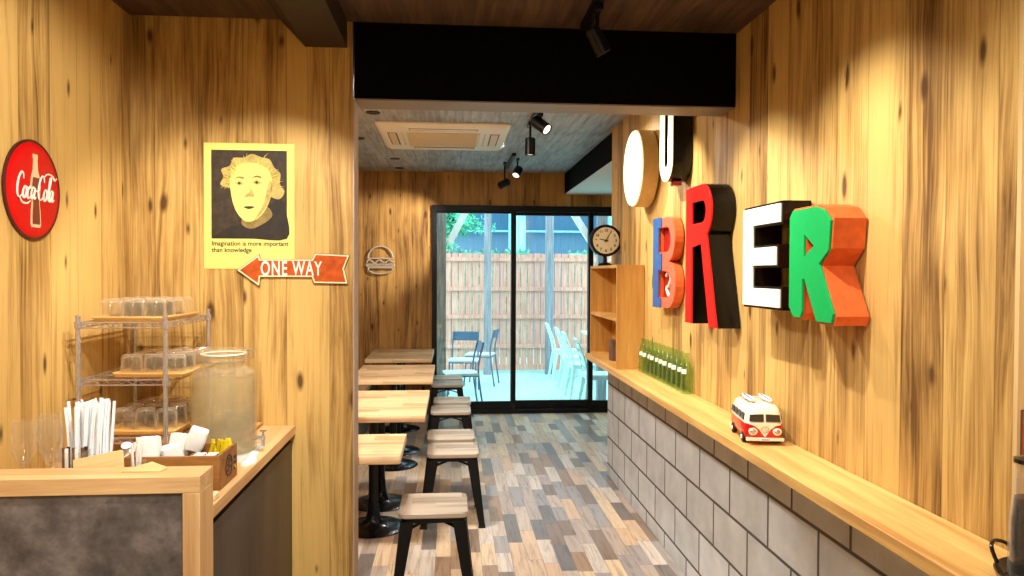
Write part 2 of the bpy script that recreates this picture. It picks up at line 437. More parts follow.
# ------------------------------------------------------------------ camera
f_px, yaw, pit, rol = 740.0, .0817806922, .0195001321, .00410641488
fw = V((math.sin(yaw)*math.cos(pit), math.cos(yaw)*math.cos(pit), -math.sin(pit)))
rt = V((math.cos(yaw), -math.sin(yaw), 0)); up = rt.cross(fw)
r2 = math.cos(rol)*rt+math.sin(rol)*up; u2 = -math.sin(rol)*rt+math.cos(rol)*up
cd = bpy.data.cameras.new('camera'); cam = bpy.data.objects.new('camera', cd); C.objects.link(cam)
cd.sensor_width = 36; cd.lens = f_px*36/1024; cd.clip_start = .02
mw = Matrix((r2, u2, -fw)).transposed().to_4x4(); mw.translation = (0, 0, 1.5); cam.matrix_world = mw
bpy.context.scene.camera = cam

# ------------------------------------------------------------------ the room
XL, XR, YP, YF, HC, HB = -1.262, 1.19, 3.04, 7.9, 2.51, 2.575
struct('floor', bx(new(), -1.4, 3.2, -2.2, YF+.02, -.1, 0), 'floor')
struct('wall_left', bx(new(), XL-.12, XL, -2.2, YP+.13, 0, HC), 'wall')
struct('wall_partition', bx(new(), XL-.1, -.398, YP, YP+.13, 0, HB+.05), 'wall')
struct('trim_1', bx(new(), -.398, -.392, YP-.003, YP+.133, 0, 2.205), 'trim', .001)
struct('wall_left_dining', bx(new(), XL-.12, XL, YP+.13, YF+.1, 0, HB), 'wall_far')
bm = new(); bx(bm, XL-.12, -.205, YF, YF+.12, -.1, HB); bx(bm, -.205, 3.2, YF, YF+.12, 2.223, HB); bx(bm, 2.75, 3.2, YF, YF+.12, 0, 2.223)
struct('wall_far', bm, 'wall_far')
struct('wall_right', bx(new(), XR, XR+.12, 1.472, 5.45, 0, HB+.05), 'wall')
struct('wall_right_near', bx(new(), XR+.09, XR+.2, -2.2, 1.472, 0, HC), 'palewood')
struct('trim_2', bx(new(), XR-.002, XR+.09, 1.46, 1.472, .912, HC), 'palewood')
bm = new(); bx(bm, 3.1, 3.22, 5.33, YF, 0, HB); bx(bm, XR+.12, 3.1, 5.33, 5.45, 0, HB)
struct('wall_right_alcove', bm, 'wall_far')
struct('wall_back', bx(new(), XL-.12, XR+.2, -2.32, -2.2, 0, HC), 'plaster')
struct('ceiling_front', bx(new(), XL-.12, XR+.2, -2.2, YP+.02, HC, HC+.1), 'ceil_front')
struct('ceiling_dining', bx(new(), XL-.12, 3.22, YP+.15, YF+.12, HB, HB+.1), 'ceil_back')
struct('trim_beam', bx(new(), -.392, XR, YP, YP+.17, 2.205, HB+.05), 'black', .002, 'black boxed beam across the opening')
struct('trim_beam_underside', bx(new(), -.39, XR, YP+.004, YP+.168, 2.199, 2.2045), 'acgrey', 0, 'pale grey-brown underside of the black beam')
bm = new(); loft(bm, [[V((x, y, z)) for x, z in ((-.685, HC), (-.585, 2.405), (-.42, 2.405), (-.42, HC))] for y in (-2.2, YP)])
struct('trim_soffit', bm, 'soffit')
bm = new(); bx(bm, 1.21, 3.1, 5.45, YF, 2.36, HB)
struct('trim_dining_soffit', bm, 'black')
struct('trim_dining_soffit_underside', bx(new(), 1.213, 3.1, 5.455, YF-.002, 2.352, 2.36), 'white_paint')
# block half wall
struct('wall_right_block', bx(new(), 1.165, 1.19, -2.2, 5.43, 0, .875), 'blocks', .004)

# sliding glazed door: black frame with fixed glass
def door():
    root = thing('glass_door', 'black framed sliding glass door in the far wall', 'door'); del root['category']; root.name = 'door_1'; root['kind'] = 'structure'
    bm = new(); y0, y1 = YF-.03, YF+.09
    bx(bm, -.205, -.152, y0, y1, 0, 2.223); bx(bm, 2.70, 2.75, y0, y1, 0, 2.223)
    bx(bm, -.152, 2.70, y0, y1, 2.158, 2.223); bx(bm, -.152, 2.70, y0, y1, 0, .045)
    obj('door_frame', bm, 'blackmetal', root, bev=.003)
    for a, b, yy in ((-.152, .69, .005), (.637, 1.527, .05), (1.475, 2.2, .005), (2.15, 2.70, .05)):
        bm = new(); bx(bm, a, a+.052, YF+yy-.02, YF+yy+.02, .045, 2.158); bx(bm, b-.052, b, YF+yy-.02, YF+yy+.02, .045, 2.158)
        bx(bm, a+.052, b-.052, YF+yy-.02, YF+yy+.02, 2.125, 2.158); bx(bm, a+.052, b-.052, YF+yy-.02, YF+yy+.02, .045, .13)
        if a == -.152: bm.free(); bm = new(); bx(bm, b-.052, b, YF+yy-.02, YF+yy+.02, .045, 2.158); bx(bm, a, b-.052, YF+yy-.02, YF+yy+.02, 2.14, 2.158); bx(bm, a, b-.052, YF+yy-.02, YF+yy+.02, .045, .13)
        l = obj('door_leaf', bm, 'blackmetal', root, bev=.002)
        x0 = a if a == -.152 else a+.052
        obj('glass_pane', bx(new(), x0, b-.052, YF+yy-.004, YF+yy+.004, .13, 2.14 if a == -.152 else 2.125), 'pane', l)
door()

# ------------------------------------------------------------------ long wall shelf
tag(obj('wall_shelf', (lambda b: (bx(b, .99, XR-.001, -.6, 5.43, .876, .912), bx(b, XR-.002, XR+.088, -.6, 1.458, .877, .9119), b)[2])(new()), 'shelf', bev=.003), 'long thick pine ledge running along the top of the grey block wall', 'shelf')

# cubby on the shelf
def cubby():
    x0, x1, y0, y1, z0, z1 = 1.015, 1.186, 4.485, 5.36, .913, 1.556; t = .018
    r = thing('cubby_shelf', 'golden oak box shelf standing at the far end of the pine ledge', 'shelf', (x0, y0, z0))
    w, d, h = x1-x0, y1-y0, z1-z0
    obj('side_panel', bx(new(), 0, w, 0, t, 0, h), 'cubby', r, bev=.001); obj('side_panel', bx(new(), 0, w, d-t, d, 0, h), 'cubby', r, bev=.001)
    obj('top_panel', bx(new(), 0, w, t, d-t, h-t, h), 'cubby', r, bev=.001); obj('bottom_panel', bx(new(), 0, w, t, d-t, 0, t), 'cubby', r)
    obj('back_panel', bx(new(), w-.01, w, t, d-t, t, h-t), 'cubby', r)
    obj('shelf_board', bx(new(), 0, w-.01, t, d-t, .292, .31), 'cubby', r, bev=.001)
cubby()
r = thing('storage_tin', 'small brown box inside the lower half of the oak box shelf', 'box', (1.095, 4.8, .9315))
obj('tin_body', loft(new(), [rrect(.1, .1, .008, 0), rrect(.1, .1, .008, .115)]), 'brownstick', r, bev=.001)
obj('tin_lid', loft(new(), [rrect(.104, .104, .008, .115), rrect(.104, .104, .008, .135)]), 'brownstick', r)

# station clock
def clock():
    r = thing('table_clock', 'round double-faced black station clock standing on the oak box shelf', 'clock', (1.09, 5.2, 1.5565))
    obj('base', lathe(new(), [(0, 0), (.05, 0), (.05, .012), (.036, .02), (.016, .026), (0, .026)], 32), 'blackmetal', r)
    obj('stem', cyl(new(), (0, 0, .024), (0, 0, .075), .013), 'blackmetal', r)
    bm = new(); mat = T(0, -.03, .18) @ Matrix.Rotation(-PI/2, 4, 'X')
    lathe(bm, [(.094, 0), (.1, -.006), (.112, -.002), (.114, .01), (.112, .055), (.112, .062), (.1, .066), (.094, .06), (0, .058), (0, .002), (.094, .002), (.094, 0)], 48, mat=mat)
    obj('case', bm, 'blackmetal', r)
    face = obj('dial', lathe(new(), [(0, 0), (.094, 0), (.094, .002), (0, .002)], 48, mat=T(0, -.0285, .18) @ Matrix.Rotation(PI/2, 4, 'X')), 'clockface', r)
    for k in range(1, 13):
        a = 2*PI*k/12
        obj('numeral', text(str(k), .026, .0006, T(.072*math.sin(a), -.0305, .18+.072*math.cos(a)) @ FRONT, offset=.0008), 'dark', face)
    for nm, ang, L, w in (('hour_hand', 283, .048, .005), ('minute_hand', 28, .078, .0035)):
        a = math.radians(ang); d = V((math.sin(a), 0, math.cos(a))); n = V((d.z, 0, -d.x)); p = V((0, -.033, .18))
        pts = [p-d*.014-n*w, p-d*.014+n*w, p+d*L+n*w*.4, p+d*L-n*w*.4]
        obj(nm, loft(new(), [pts, [q+V((0, .001, 0)) for q in pts]]), 'dark', face)
    obj('hub', cyl(new(), (0, -.031, .18), (0, -.036, .18), .006), 'dark', face)
clock()

# ------------------------------------------------------------------ big letters on the right wall
def Rshape(w, h, s, bh, seg=10, foot=None, xb=None):
    foot = foot or s; xb = xb or w*.92
    ry = bh/2; rx = min(ry, xb*.48)
    out = [(0, 0), (0, h)]+arc(xb-rx, h-ry, rx, ry, 90, -60, seg)
    out += [(w, 0), (w-foot, 0), (xb*.62, h-bh-.02), (s*.98, h-bh-.02-s*.15), (s, 0)]
    hr = ry-s*.8; hx = max(rx-s*.8, .01)
    hole = [(s, h-ry-hr), (s, h-ry+hr)]+arc(xb-rx, h-ry, hx, hr, 90, -90, seg)
    return out, hole
def letter(name, label, y, z, xf, outl, holes, body, face, xb=1.184, inset=None, fdepth=.008, facemat=None, bevel=.002):
    """u runs from the far edge towards the camera along the wall"""
    r = thing(name, label, 'sign letter', (xb, y, z))
    b = obj('letter_body', flat([outl]+holes, xb-xf-fdepth, RIGHTW, bevel), body, r)
    fo = inset or ([outl]+holes)
    obj('letter_face', flat(fo, fdepth, T(-(xb-xf-fdepth), 0, 0) @ RIGHTW, .0015), face, r)
    obj('mounting_bracket', bx(new(), -.001, XR-xb, -.06, -.02, .1, .13), 'blackmetal', r)
    return r
# O
r = thing('letter_sign', 'round glowing white O sign with deep cream sides, beside the U', 'sign letter', (1.18, 4.37, 2.13))
mt = Matrix.Rotation(-PI/2, 4, 'Y')
obj('letter_body', lathe(new(), [(0, 0), (.22, 0), (.228, .004), (.228, .092), (.222, .094), (0, .094)], 64, mat=mt), 'obody', r)
obj('letter_face', lathe(new(), [(0, .094), (.222, .094), (.22, .102), (0, .104)], 64, mat=mt), 'lit', r)
obj('mounting_bracket', bx(new(), -.001, XR-1.18, -.03, .03, -.03, .03), 'blackmetal', r)
# U
w, h, s = .205, .50, .062
U = [(0, h), (0, w/2)]+arc(w/2, w/2, w/2, w/2, 180, 360, 16)[1:]+[(w, h), (w-s, h), (w-s, w/2)]+arc(w/2, w/2, w/2-s, w/2-s, 0, -180, 10)[1:]+[(s, h)]
r = letter('letter_sign', 'narrow white-faced U sign with black sides, cut off by the beam', 3.79, 1.97, 1.08, U, [], 'glossblack', 'lit')
obj('lower_bracket', bx(new(), -.07, -.03, -.14, -.08, -.022, -.002), 'darkred', r)  # small bracket under the U
# B
w, h, s = .38, .48, .085
b1, b2 = .235, .245
B = [(0, 0), (0, h)]+arc(w-.13, h-b1/2, .12, b1/2, 90, -80, 12)+arc(w-.13, b2/2, .13, b2/2, 82, -90, 12)
h1 = [(s, h-b1+.05), (s, h-.05)]+arc(w-.15, h-b1/2, .07, b1/2-.05, 90, -90, 8)
h2 = [(s, .05), (s, b2-.05)]+arc(w-.15, b2/2, .08, b2/2-.05, 90, -90, 8)
r = letter('letter_sign', 'blue and orange B sign with a red centre, smallest letter beside the cubby', 4.07, 1.322, 1.135, B, [h1, h2], 'orangeside', 'salmon')
st = [(-.012, -.004), (-.012, h+.004), (.14, h+.004), (.14, h-.05), (s+.01, h-.05), (s+.01, h-b1+.045), (.15, h-b1+.045), (.15, b2-.045), (s+.01, b2-.045), (s+.01, .05), (.14, .05), (.14, -.004)]
obj('stem_face', flat([st], .006, T(-.0495, 0, 0) @ RIGHTW, .001), 'blueface', r, label='blue stem of the letter')
obj('inner_panel', flat([[(.05, .03), (.05, h-.03), (w-.12, h-.03), (w-.12, .03)]], .02, T(-.001, 0, 0) @ RIGHTW), 'darkred', r)
sw = smooth_path([(-.024, -.15, .17), (-.024, -.2, .19), (-.024, -.235, .16), (-.024, -.2, .12), (-.024, -.16, .1), (-.024, -.21, .06), (-.024, -.25, .09)])
obj('swirl', tube(new(), sw, .009), 'signwhite', r)
# R red
o_, h_ = Rshape(.40, .61, .085, .235, 12, .085, .335)
letter('letter_sign', 'tall red R sign with glossy black sides, the largest letter', 3.35, 1.28, 1.08, o_, [h_], 'glossblack', 'redface')
# E
w, h, s = .315, .36, .075
E_ = [(0, 0), (0, h), (w, h), (w, h-s), (s*1.25, h-s), (s*1.25, h/2+s*.5), (w-.03, h/2+s*.5), (w-.03, h/2-s*.5), (s*1.25, h/2-s*.5), (s*1.25, s), (w, s), (w, 0)]
e = .008
Ei = [(e, e), (e, h-e), (w-e, h-e), (w-e, h-s+e), (s*1.25-e, h-s+e), (s*1.25-e, h/2+s*.5-e), (w-.03-e, h/2+s*.5-e), (w-.03-e, h/2-s*.5+e), (s*1.25-e, h/2-s*.5+e), (s*1.25-e, s-e), (w-e, s-e), (w-e, e)]
letter('letter_sign', 'square white E sign edged in black between the two R signs', 2.675, 1.383, 1.078, E_, [], 'glossblack', 'eface', inset=[Ei])
# R green
w, h = .285, .345
o_ = [(0, .03), (.03, 0), (.075, 0), (.085, .02), (.085, .12), (.1, .12), (.19, -.005), (w-.01, -.005), (w, .02), (.2, .165), (.255, .215), (.265, .3), (.225, h-.012), (.18, h), (.02, h), (0, h-.02)]
h_ = [(.1, .19), (.1, .265), (.165, .225)]
o2 = [(u+.006 if u < .14 else u-.006, v+.006 if v < .17 else v-.006) for u, v in o_]
letter('letter_sign', 'green-faced R sign with orange sides, nearest letter of the row', 2.295, 1.362, 1.078, o_, [h_], 'orangeside', 'greenface', inset=[o2, h_])

# ------------------------------------------------------------------ bottles on the ledge
def bottle():
    r = thing('glass_bottle', '', 'bottle', group='empty green glass bottles in a row on the ledge')
    prof = [(0, .004), (.02, 0), (.0285, .003), (.03, .02), (.0285, .045), (.0255, .06), (.0265, .075), (.0295, .095), (.0285, .115), (.0225, .14), (.015, .162), (.0125, .18), (.0125, .188), (.0145, .19), (.0145, .198), (.011, .2), (.009, .198), (.009, .165), (.018, .14), (.024, .115), (.025, .095), (.022, .07), (.024, .03), (.022, .008), (0, .008)]
    obj('bottle_glass', lathe(new(), prof, 24), 'green', r)
    # white script mark wrapped round the shoulder, facing the aisle
    bm = new(); n = 10
    rows = [[V((-(rr+.0008)*math.cos(a), -(rr+.0008)*math.sin(a), z)) for a in [math.radians(35+50*i/n) for i in range(n+1)]] for rr, z in ((.0297, .1), (.0285, .114), (.0268, .122))]
    loft(bm, rows, cap=False, closed=False)
    obj('printed_mark', bm, 'signwhite', r)
    return r
b0 = bottle()
for i in range(11):
    y = 4.385-.083*i; lab = 'empty green glass bottle with white script, inside the row of bottles'
    if i == 0: lab = 'green glass bottle farthest along the ledge, beside the oak box shelf'
    if i == 10: lab = 'nearest green glass bottle of the row, closest to the toy bus'
    o = b0 if i == 0 else dup(b0)
    o.location = (1.156, y, .9125); o['label'] = lab; o.rotation_euler = (0, 0, random.uniform(-.3, .3))

# ------------------------------------------------------------------ toy bus
def bus():
    r = thing('toy_bus', 'red and cream vintage toy camper van parked on the ledge', 'toy van', (1.078, 2.46, .9125), math.radians(-9))
    W, L = .108, .265; cy = L/2
    r.scale = (1.2, .95, 1.0)
    def ring(w, l, z, rd, dy=0): return rrect(w, l, rd, z, 6, 0, cy+dy)
    lo = obj('lower_body', loft(new(), [ring(.096, L-.016, .018, .02), ring(.106, L-.004, .026, .026), ring(W, L, .045, .028), ring(W, L-.001, .072, .028)]), 'busred', r)
    hi = obj('upper_body', loft(new(), [ring(W, L-.001, .072, .028), ring(.107, L-.004, .076, .028), ring(.1, L-.018, .106, .028), ring(.094, L-.03, .12, .03), ring(.08, L-.05, .131, .032), ring(.05, L-.09, .136, .022)]), 'buscream', r)
    # cream V on the nose
    v = [(-.044, .071), (-.03, .066), (-.016, .054), (-.007, .038), (0, .027), (.007, .038), (.016, .054), (.03, .066), (.044, .071)]
    top = [(.044, .074), (-.044, .074)]
    bm = flat([v+top], .003, T(0, .0015, 0) @ FRONT); obj('nose_panel', bm, 'buscream', r)
    # windscreen panes
    for s in (-1, 1):
        p = [(s*.003, .08), (s*.044, .08), (s*.042, .104), (s*.003, .106)]
        m = flat([p], .003, T(0, .0022, 0) @ FRONT)
        m.transform(T(0, .0005, 0) @ Matrix.Translation((0, 0, .08)) @ Matrix.Rotation(-.23, 4, 'X') @ Matrix.Translation((0, 0, -.08)))
        obj('windscreen', m, 'buswindow', r)
        g = new(); lathe(g, [(0, 0), (.0125, 0), (.0125, .004), (.01, .005), (0, .006)], 24, mat=T(s*.034, -.0005, .047) @ Matrix.Rotation(PI/2, 4, 'X'))
        hl = obj('headlight', g, 'buscream', r)
        obj('lens', lathe(new(), [(0, 0), (.0085, 0), (.006, .002), (0, .003)], 20, mat=T(s*.034, -.006, .047) @ Matrix.Rotation(PI/2, 4, 'X')), 'chrome', hl)
        # side windows
        for k in range(4):
            g = new(); x = s*(.0515); box(g, (x, .055+k*.052, .092), (.006, .042, .022), Euler((0, -s*.2, 0)))
            obj('side_window', g, 'buswindow', r, bev=.002)
    for s in (-1, 1):
        for y in (.05, .21):
            w_ = obj('wheel', lathe(new(), [(0, 0), (.016, 0), (.019, .003), (.019, .012), (.016, .014), (0, .014)], 24, mat=T(s*.042 if s > 0 else s*.042, y, .019) @ Matrix.Rotation(s*PI/2, 4, 'Y')), 'tyre', r)
            obj('hubcap', lathe(new(), [(0, 0), (.009, 0), (.006, .003), (0, .004)], 16, mat=T(s*.056, y, .019) @ Matrix.Rotation(s*PI/2, 4, 'Y')), 'buscream', w_)
    for y, nm in ((-.004, 'front_bumper'), (L+.004, 'rear_bumper')):
        obj(nm, loft(new(), [rrect(.108, .01, .004, .016, 3, 0, y), rrect(.108, .01, .004, .026, 3, 0, y)]), 'buscream', r)
    pl = obj('number_plate', bx(new(), -.017, .017, -.0115, -.0095, .016, .025), 'white', r)
    bm = new()
    for k in range(5): bx(bm, -.011+.0048*k, -.0078+.0048*k, -.0121, -.0114, .0185, .0225)
    obj('plate_mark', bm, 'busred', pl)
    # round emblem with V over W
    ep = [V((.011*math.cos(a), -.0022, .053+.011*math.sin(a))) for a in [2*PI*i/24 for i in range(24)]]
    em = obj('nose_emblem', tube(new(), ep, .0009, 6, True), 'chrome', r)
    obj('emblem_mark', tube(new(), [(-.005, -.0022, .063), (0, -.0022, .055), (.005, -.0022, .063)], .0007, 6), 'chrome', em)
    obj('emblem_mark', tube(new(), [(-.0085, -.0022, .057), (-.004, -.0022, .045), (0, -.0022, .053), (.004, -.0022, .045), (.0085, -.0022, .057)], .0007, 6), 'chrome', em)
    # roof rack with two boards
    g = new()
    for y in (.07, .11, .15, .19): tube(g, [(-.036, y, .125), (-.036, y, .141), (.036, y, .141), (.036, y, .125)], .0012, 6)
    for x in (-.036, .036): tube(g, [(x, .06, .141), (x, .2, .141)], .0012, 6)
    rk = obj('roof_rack', g, 'chrome', r)
    for x in (-.024, .026):
        pts = []
        for i in range(13):
            t_ = i/12; y = .05+.16*t_; w_ = .011*math.sin(PI*min(1, t_*.92+.06))**.6
            pts.append((x-w_, y, w_))
        up_ = [V((x-p[2], p[1], .143)) for p in pts]+[V((x+p[2], p[1], .143)) for p in reversed(pts)]
        bd = obj('surfboard', loft(new(), [up_, [p+V((0, 0, .004)) for p in up_]]), 'white', r)
        obj('stripe', bx(new(), x-.003, x+.003, .06, .2, 0.1468, .1476), 'bluepaint', bd)
bus()

# ------------------------------------------------------------------ near right: black tray with carafe and bottle
tx, ty = 1.142, 1.285
r = thing('serving_tray', 'round black tray with looped handles on the near end of the ledge', 'tray', (tx, ty, .9125))
obj('tray_dish', lathe(new(), [(0, 0), (.094, 0), (.107, .012), (.11, .022), (.107, .024), (.103, .014), (.092, .005), (0, .005)], 48), 'blacktray', r)
for s in (-1, 1):
    a0 = math.radians(112 if s > 0 else -68)
    pts = [V((.106*math.cos(a0+d), .106*math.sin(a0+d), .02)) for d in (-.28,)]+[V((.118*math.cos(a0-.22), .118*math.sin(a0-.22), .045)), V((.125*math.cos(a0), .125*math.sin(a0), .052)), V((.118*math.cos(a0+.22), .118*math.sin(a0+.22), .045)), V((.106*math.cos(a0+.28), .106*math.sin(a0+.28), .02))]
    obj('handle', tube(new(), smooth_path(pts, 4), .004), 'blacktray', r)
r = thing('glass_carafe', 'clear glass carafe of black coffee standing on the black round tray', 'carafe', (tx-.03, ty+.043, .918))
obj('carafe_glass', lathe(new(), [(0, 0), (.034, 0), (.037, .006), (.0365, .1), (.031, .16), (.026, .195), (.026, .215), (.03, .222), (.026, .224), (.0235, .215), (.0235, .195), (.0285, .16), (.034, .1), (.0345, .008), (0, .006)], 32), 'wineglass', r)
obj('coffee', lathe(new(), [(0, .008), (.0325, .01), (.0325, .1), (.0275, .155), (0, .155)], 32), 'blacktray', r, label='black coffee filling the carafe')
obj('handle', tube(new(), smooth_path([(.024, -.01, .205), (.055, -.022, .2), (.064, -.026, .15), (.056, -.023, .1), (.034, -.014, .085)], 5), .004), 'blacktray', r)
obj('lid', lathe(new(), [(0, .222), (.03, .222), (.03, .23), (.01, .236), (.008, .246), (0, .248)], 24), 'blacktray', r)
r = thing('wall_card', 'small reddish card on the end of the wooden wall above the tray', 'card', (1.235, 1.4595, 1.16))
obj('card_sheet', bx(new(), -.037, .038, -.0015, 0, -.055, .055), 'reddish', r)
obj('card_border', flat([[(-.04, -.058), (.041, -.058), (.041, .058), (-.04, .058)], [(-.037, -.055), (.038, -.055), (.038, .055), (-.037, .055)]], .002, FRONT), 'brownstick', r)

# ------------------------------------------------------------------ left wall: red round sign
def script_strokes():
    """hand-drawn connected script of the drinks sign, in letter units"""
    S = []
    def Cc(x): return [(x+.95, 1.55), (x+.8, 1.95), (x+.45, 2.05), (x+.1, 1.5), (x, .75), (x+.2, .15), (x+.6, .05), (x+1.0, .4)]
    def o(x): return [(x+.45, .95), (x+.2, .95), (x, .5), (x+.15, .05), (x+.45, .1), (x+.6, .55), (x+.45, .95), (x+.75, .85)]
    def c(x): return [(x+.55, .8), (x+.35, 1.0), (x+.05, .6), (x+.1, .1), (x+.35, .02), (x+.65, .3)]
    def a(x): return [(x+.55, .85), (x+.3, 1.0), (x, .55), (x+.12, .05), (x+.4, .2), (x+.6, .9), (x+.55, .2), (x+.7, .02), (x+.9, .25)]
    def l(x): return [(x, .3), (x+.3, 1.3), (x+.35, 2.0), (x+.18, 1.9), (x+.1, .8), (x+.2, .1), (x+.4, .1)]
    S += [Cc(0), o(1.0), c(1.75), a(2.4)]
    S += [[(3.25, .7), (3.5, .75)]]
    S += [Cc(3.6), o(4.6), l(5.35), a(5.7)]
    S += [[(.6, .05), (1.0, -.35), (1.8, -.4), (2.4, -.15)], [(4.4, 1.95), (4.9, 2.3), (5.8, 2.25), (6.4, 1.9), (6.7, 2.15)]]
    return S
r = thing('round_sign', 'round red enamel Coca-Cola sign with a bottle on the left wall', 'sign', (XL, 2.345, 1.745))
mt = Matrix.Rotation(PI/2, 4, 'Y')
obj('sign_disc', lathe(new(), [(0, 0), (.147, 0), (.148, .003), (.142, .008), (.12, .011), (0, .012)], 64, mat=mt), 'redsign', r)
obj('rim', lathe(new(), [(.142, .001), (.1505, .001), (.1505, .007), (.145, .01), (.142, .008), (.142, .001)], 64, mat=mt), 'rim', r)
bp = [(.0, .0), (.02, .0), (.024, .01), (.022, .05), (.018, .075), (.021, .1), (.024, .125), (.02, .15), (.011, .175), (.009, .205), (.011, .208), (.011, .22), (0, .22)]
half = lambda lo, hi: [(u, v) for u, v in bp if lo <= v <= hi]
def sil(lo, hi, sc=1.0):
    pr = [(u*sc, v) for u, v in bp if lo <= v <= hi and u > 0]
    return pr+[(-u, v) for u, v in reversed(pr)]
bt = obj('bottle_picture', flat([sil(0, .22, 1.12)], .002, T(.0115, 0, -.112) @ LEFTW), 'cream_bottle', r)
obj('cola_fill', flat([sil(.01, .15, .82)], .001, T(.0136, 0, -.112) @ LEFTW), 'cola', bt)
bm = new(); k = .0305
for st in script_strokes():
    pts = [((u-3.45+v*.22)*k*1.0, (v-.9)*k*1.2) for u, v in st]
    P = smooth_path([V((.0155, y, z+.004)) for y, z in pts], 4)
    n = len(P); tube(bm, P, [.0014+.0017*math.sin(PI*i/max(1, n-1)) for i in range(n)], 6)
obj('script_lettering', bm, 'signwhite', r, label='white script lettering reading Coca-Cola')

# poster
r = thing('wall_poster', 'yellow bordered poster with a monochrome portrait and printed quotation', 'poster', (-.805, YP, 1.765))
px, pz = .176, .25
obj('poster_sheet', bx(new(), -px, px, -.0025, -.0005, -pz, pz), 'posteryellow', r)
pr = obj('portrait_background', flat([[(-.147, -.13), (.147, -.13), (.147, .222), (-.147, .222)]], .001, T(0, -.0025, 0) @ FRONT), 'sepia', r)
def pic(name, pts, layer, mat, par): return obj(name, flat([pts], .0008, T(0, -.0035-.0009*layer, 0) @ FRONT), mat, par)
def spl(p, k=5): return [(q.x, q.y) for q in smooth_path([V((a, b, 0)) for a, b in p]+[V((*p[0], 0))], k)][:-1]
pic('coat', spl([(-.146, -.129), (0, -.129), (.146, -.129), (.146, -.03), (.125, .03), (.085, .01), (.03, -.05), (-.03, -.07), (-.09, -.09)], 4), 0, 'coat', pr)
pic('hair', spl([(-.08, .07), (-.112, .085), (-.1, .115), (-.108, .145), (-.075, .16), (-.06, .19), (-.02, .193), (.01, .208), (.045, .196), (.08, .186), (.098, .155), (.122, .13), (.12, .09), (.138, .06), (.12, .03), (.09, .035), (.04, .06), (-.02, .08)]), 1, 'sepia3', pr)
pic('neck', spl([(-.02, -.03), (.06, .0), (.09, -.03), (.07, -.06), (.01, -.09), (-.03, -.07)]), 1, 'sepia2', pr)
fc = pic('face', spl([(-.066, .14), (-.075, .1), (-.07, .05), (-.062, .01), (-.045, -.03), (-.015, -.06), (.02, -.057), (.052, -.03), (.075, .01), (.086, .05), (.09, .1), (.075, .145), (.03, .17), (-.03, .168)]), 2, 'posteryellow', pr)
pic('cheek_shade', spl([(.05, -.028), (.074, .012), (.086, .055), (.088, .1), (.076, .09), (.066, .05), (.058, .015), (.036, -.03), (.02, -.056)]), 3, 'sepia3', fc)
pic('ear', spl([(.086, .09), (.1, .095), (.107, .07), (.098, .045), (.086, .045)]), 3, 'sepia3', fc)
for x, z in ((-.038, .09), (.03, .094)):
    pic('eyebrow', spl([(x-.02, z+.018), (x, z+.028), (x+.02, z+.022), (x+.012, z+.018), (x, z+.021)]), 3, 'sepia2', fc)
    pic('eye_socket', spl([(x-.017, z), (x, z+.011), (x+.017, z), (x, z-.009)]), 3, 'sepia3', fc)
    pic('eye', spl([(x-.007, z), (x, z+.006), (x+.007, z), (x, z-.005)]), 4, 'sepia', fc)
pic('nose_shade', spl([(.0, .085), (.004, .06), (-.02, .04), (-.012, .034), (.0, .038), (.018, .036), (.02, .044), (.012, .06)]), 3, 'sepia3', fc)
pic('mouth', spl([(-.024, -.004), (-.004, .0), (.022, -.003), (0, -.012)]), 3, 'sepia', fc)
bm = new()
for i in range(60):
    a = math.radians(random.uniform(-10, 190)); ra = random.uniform(.072, .1)
    p0 = V((.014+ra*math.cos(a), -.0085, .09+ra*math.sin(a)*.95)); d = V((math.cos(a+random.uniform(-1.0, 1.0)), 0, math.sin(a)+random.uniform(-.3, .4))) * .026
    tube(bm, [p0, p0+d*.6+V((0, 0, .003)), p0+d], [.0011, .0009, .0003], 4)
obj('hair_strands', bm, 'posteryellow', pr)
obj('quotation', text('Imagination is more important\nthan knowledge', .0262, .0008, T(-.147, -.0026, -.163) @ FRONT, 'LEFT', .0004, .93), 'dark', r)

# arrow sign
r = thing('arrow_sign', 'orange ONE WAY arrow sign pointing left below the poster', 'sign', (-.628, YP-.004, 1.515))
ar = [(-.222, -.01), (-.138, .052), (-.134, .034), (.07, .034), (.082, .058), (.217, .052), (.196, -.002), (.21, -.062), (.078, -.06), (.07, -.036), (-.134, -.036), (-.138, -.072)]
ar = [(u, v+.004) for u, v in ar]
def inset(pts, d):
    n = len(pts); out = []
    area = sum(pts[i][0]*pts[(i+1) % n][1]-pts[(i+1) % n][0]*pts[i][1] for i in range(n)); sg = 1 if area > 0 else -1
    for i in range(n):
        a, b, c = V((*pts[i-1], 0)), V((*pts[i], 0)), V((*pts[(i+1) % n], 0))
        e1, e2 = (b-a).normalized(), (c-b).normalized()
        n1, n2 = V((-e1.y, e1.x, 0))*sg, V((-e2.y, e2.x, 0))*sg
        bi = (n1+n2); bi = bi/max(.35, bi.dot(n1)) if bi.length > 1e-4 else n1
        q = b+bi*d; out.append((q.x, q.y))
    return out
obj('sign_edge', flat([inset(ar, -.002)], .006, FRONT), 'brownedge', r)
obj('sign_border', flat([ar, inset(ar, .0055)], .002, T(0, -.006, 0) @ FRONT), 'cream', r)
obj('sign_face', flat([inset(ar, .0055)], .001, T(0, -.006, 0) @ FRONT), 'orange', r)
obj('sign_text', text('ONE WAY', .08, .0015, T(-.012, -.0072, -.001) @ FRONT, 'CENTER', .0012, .58, 1.16), 'signwhite', r)

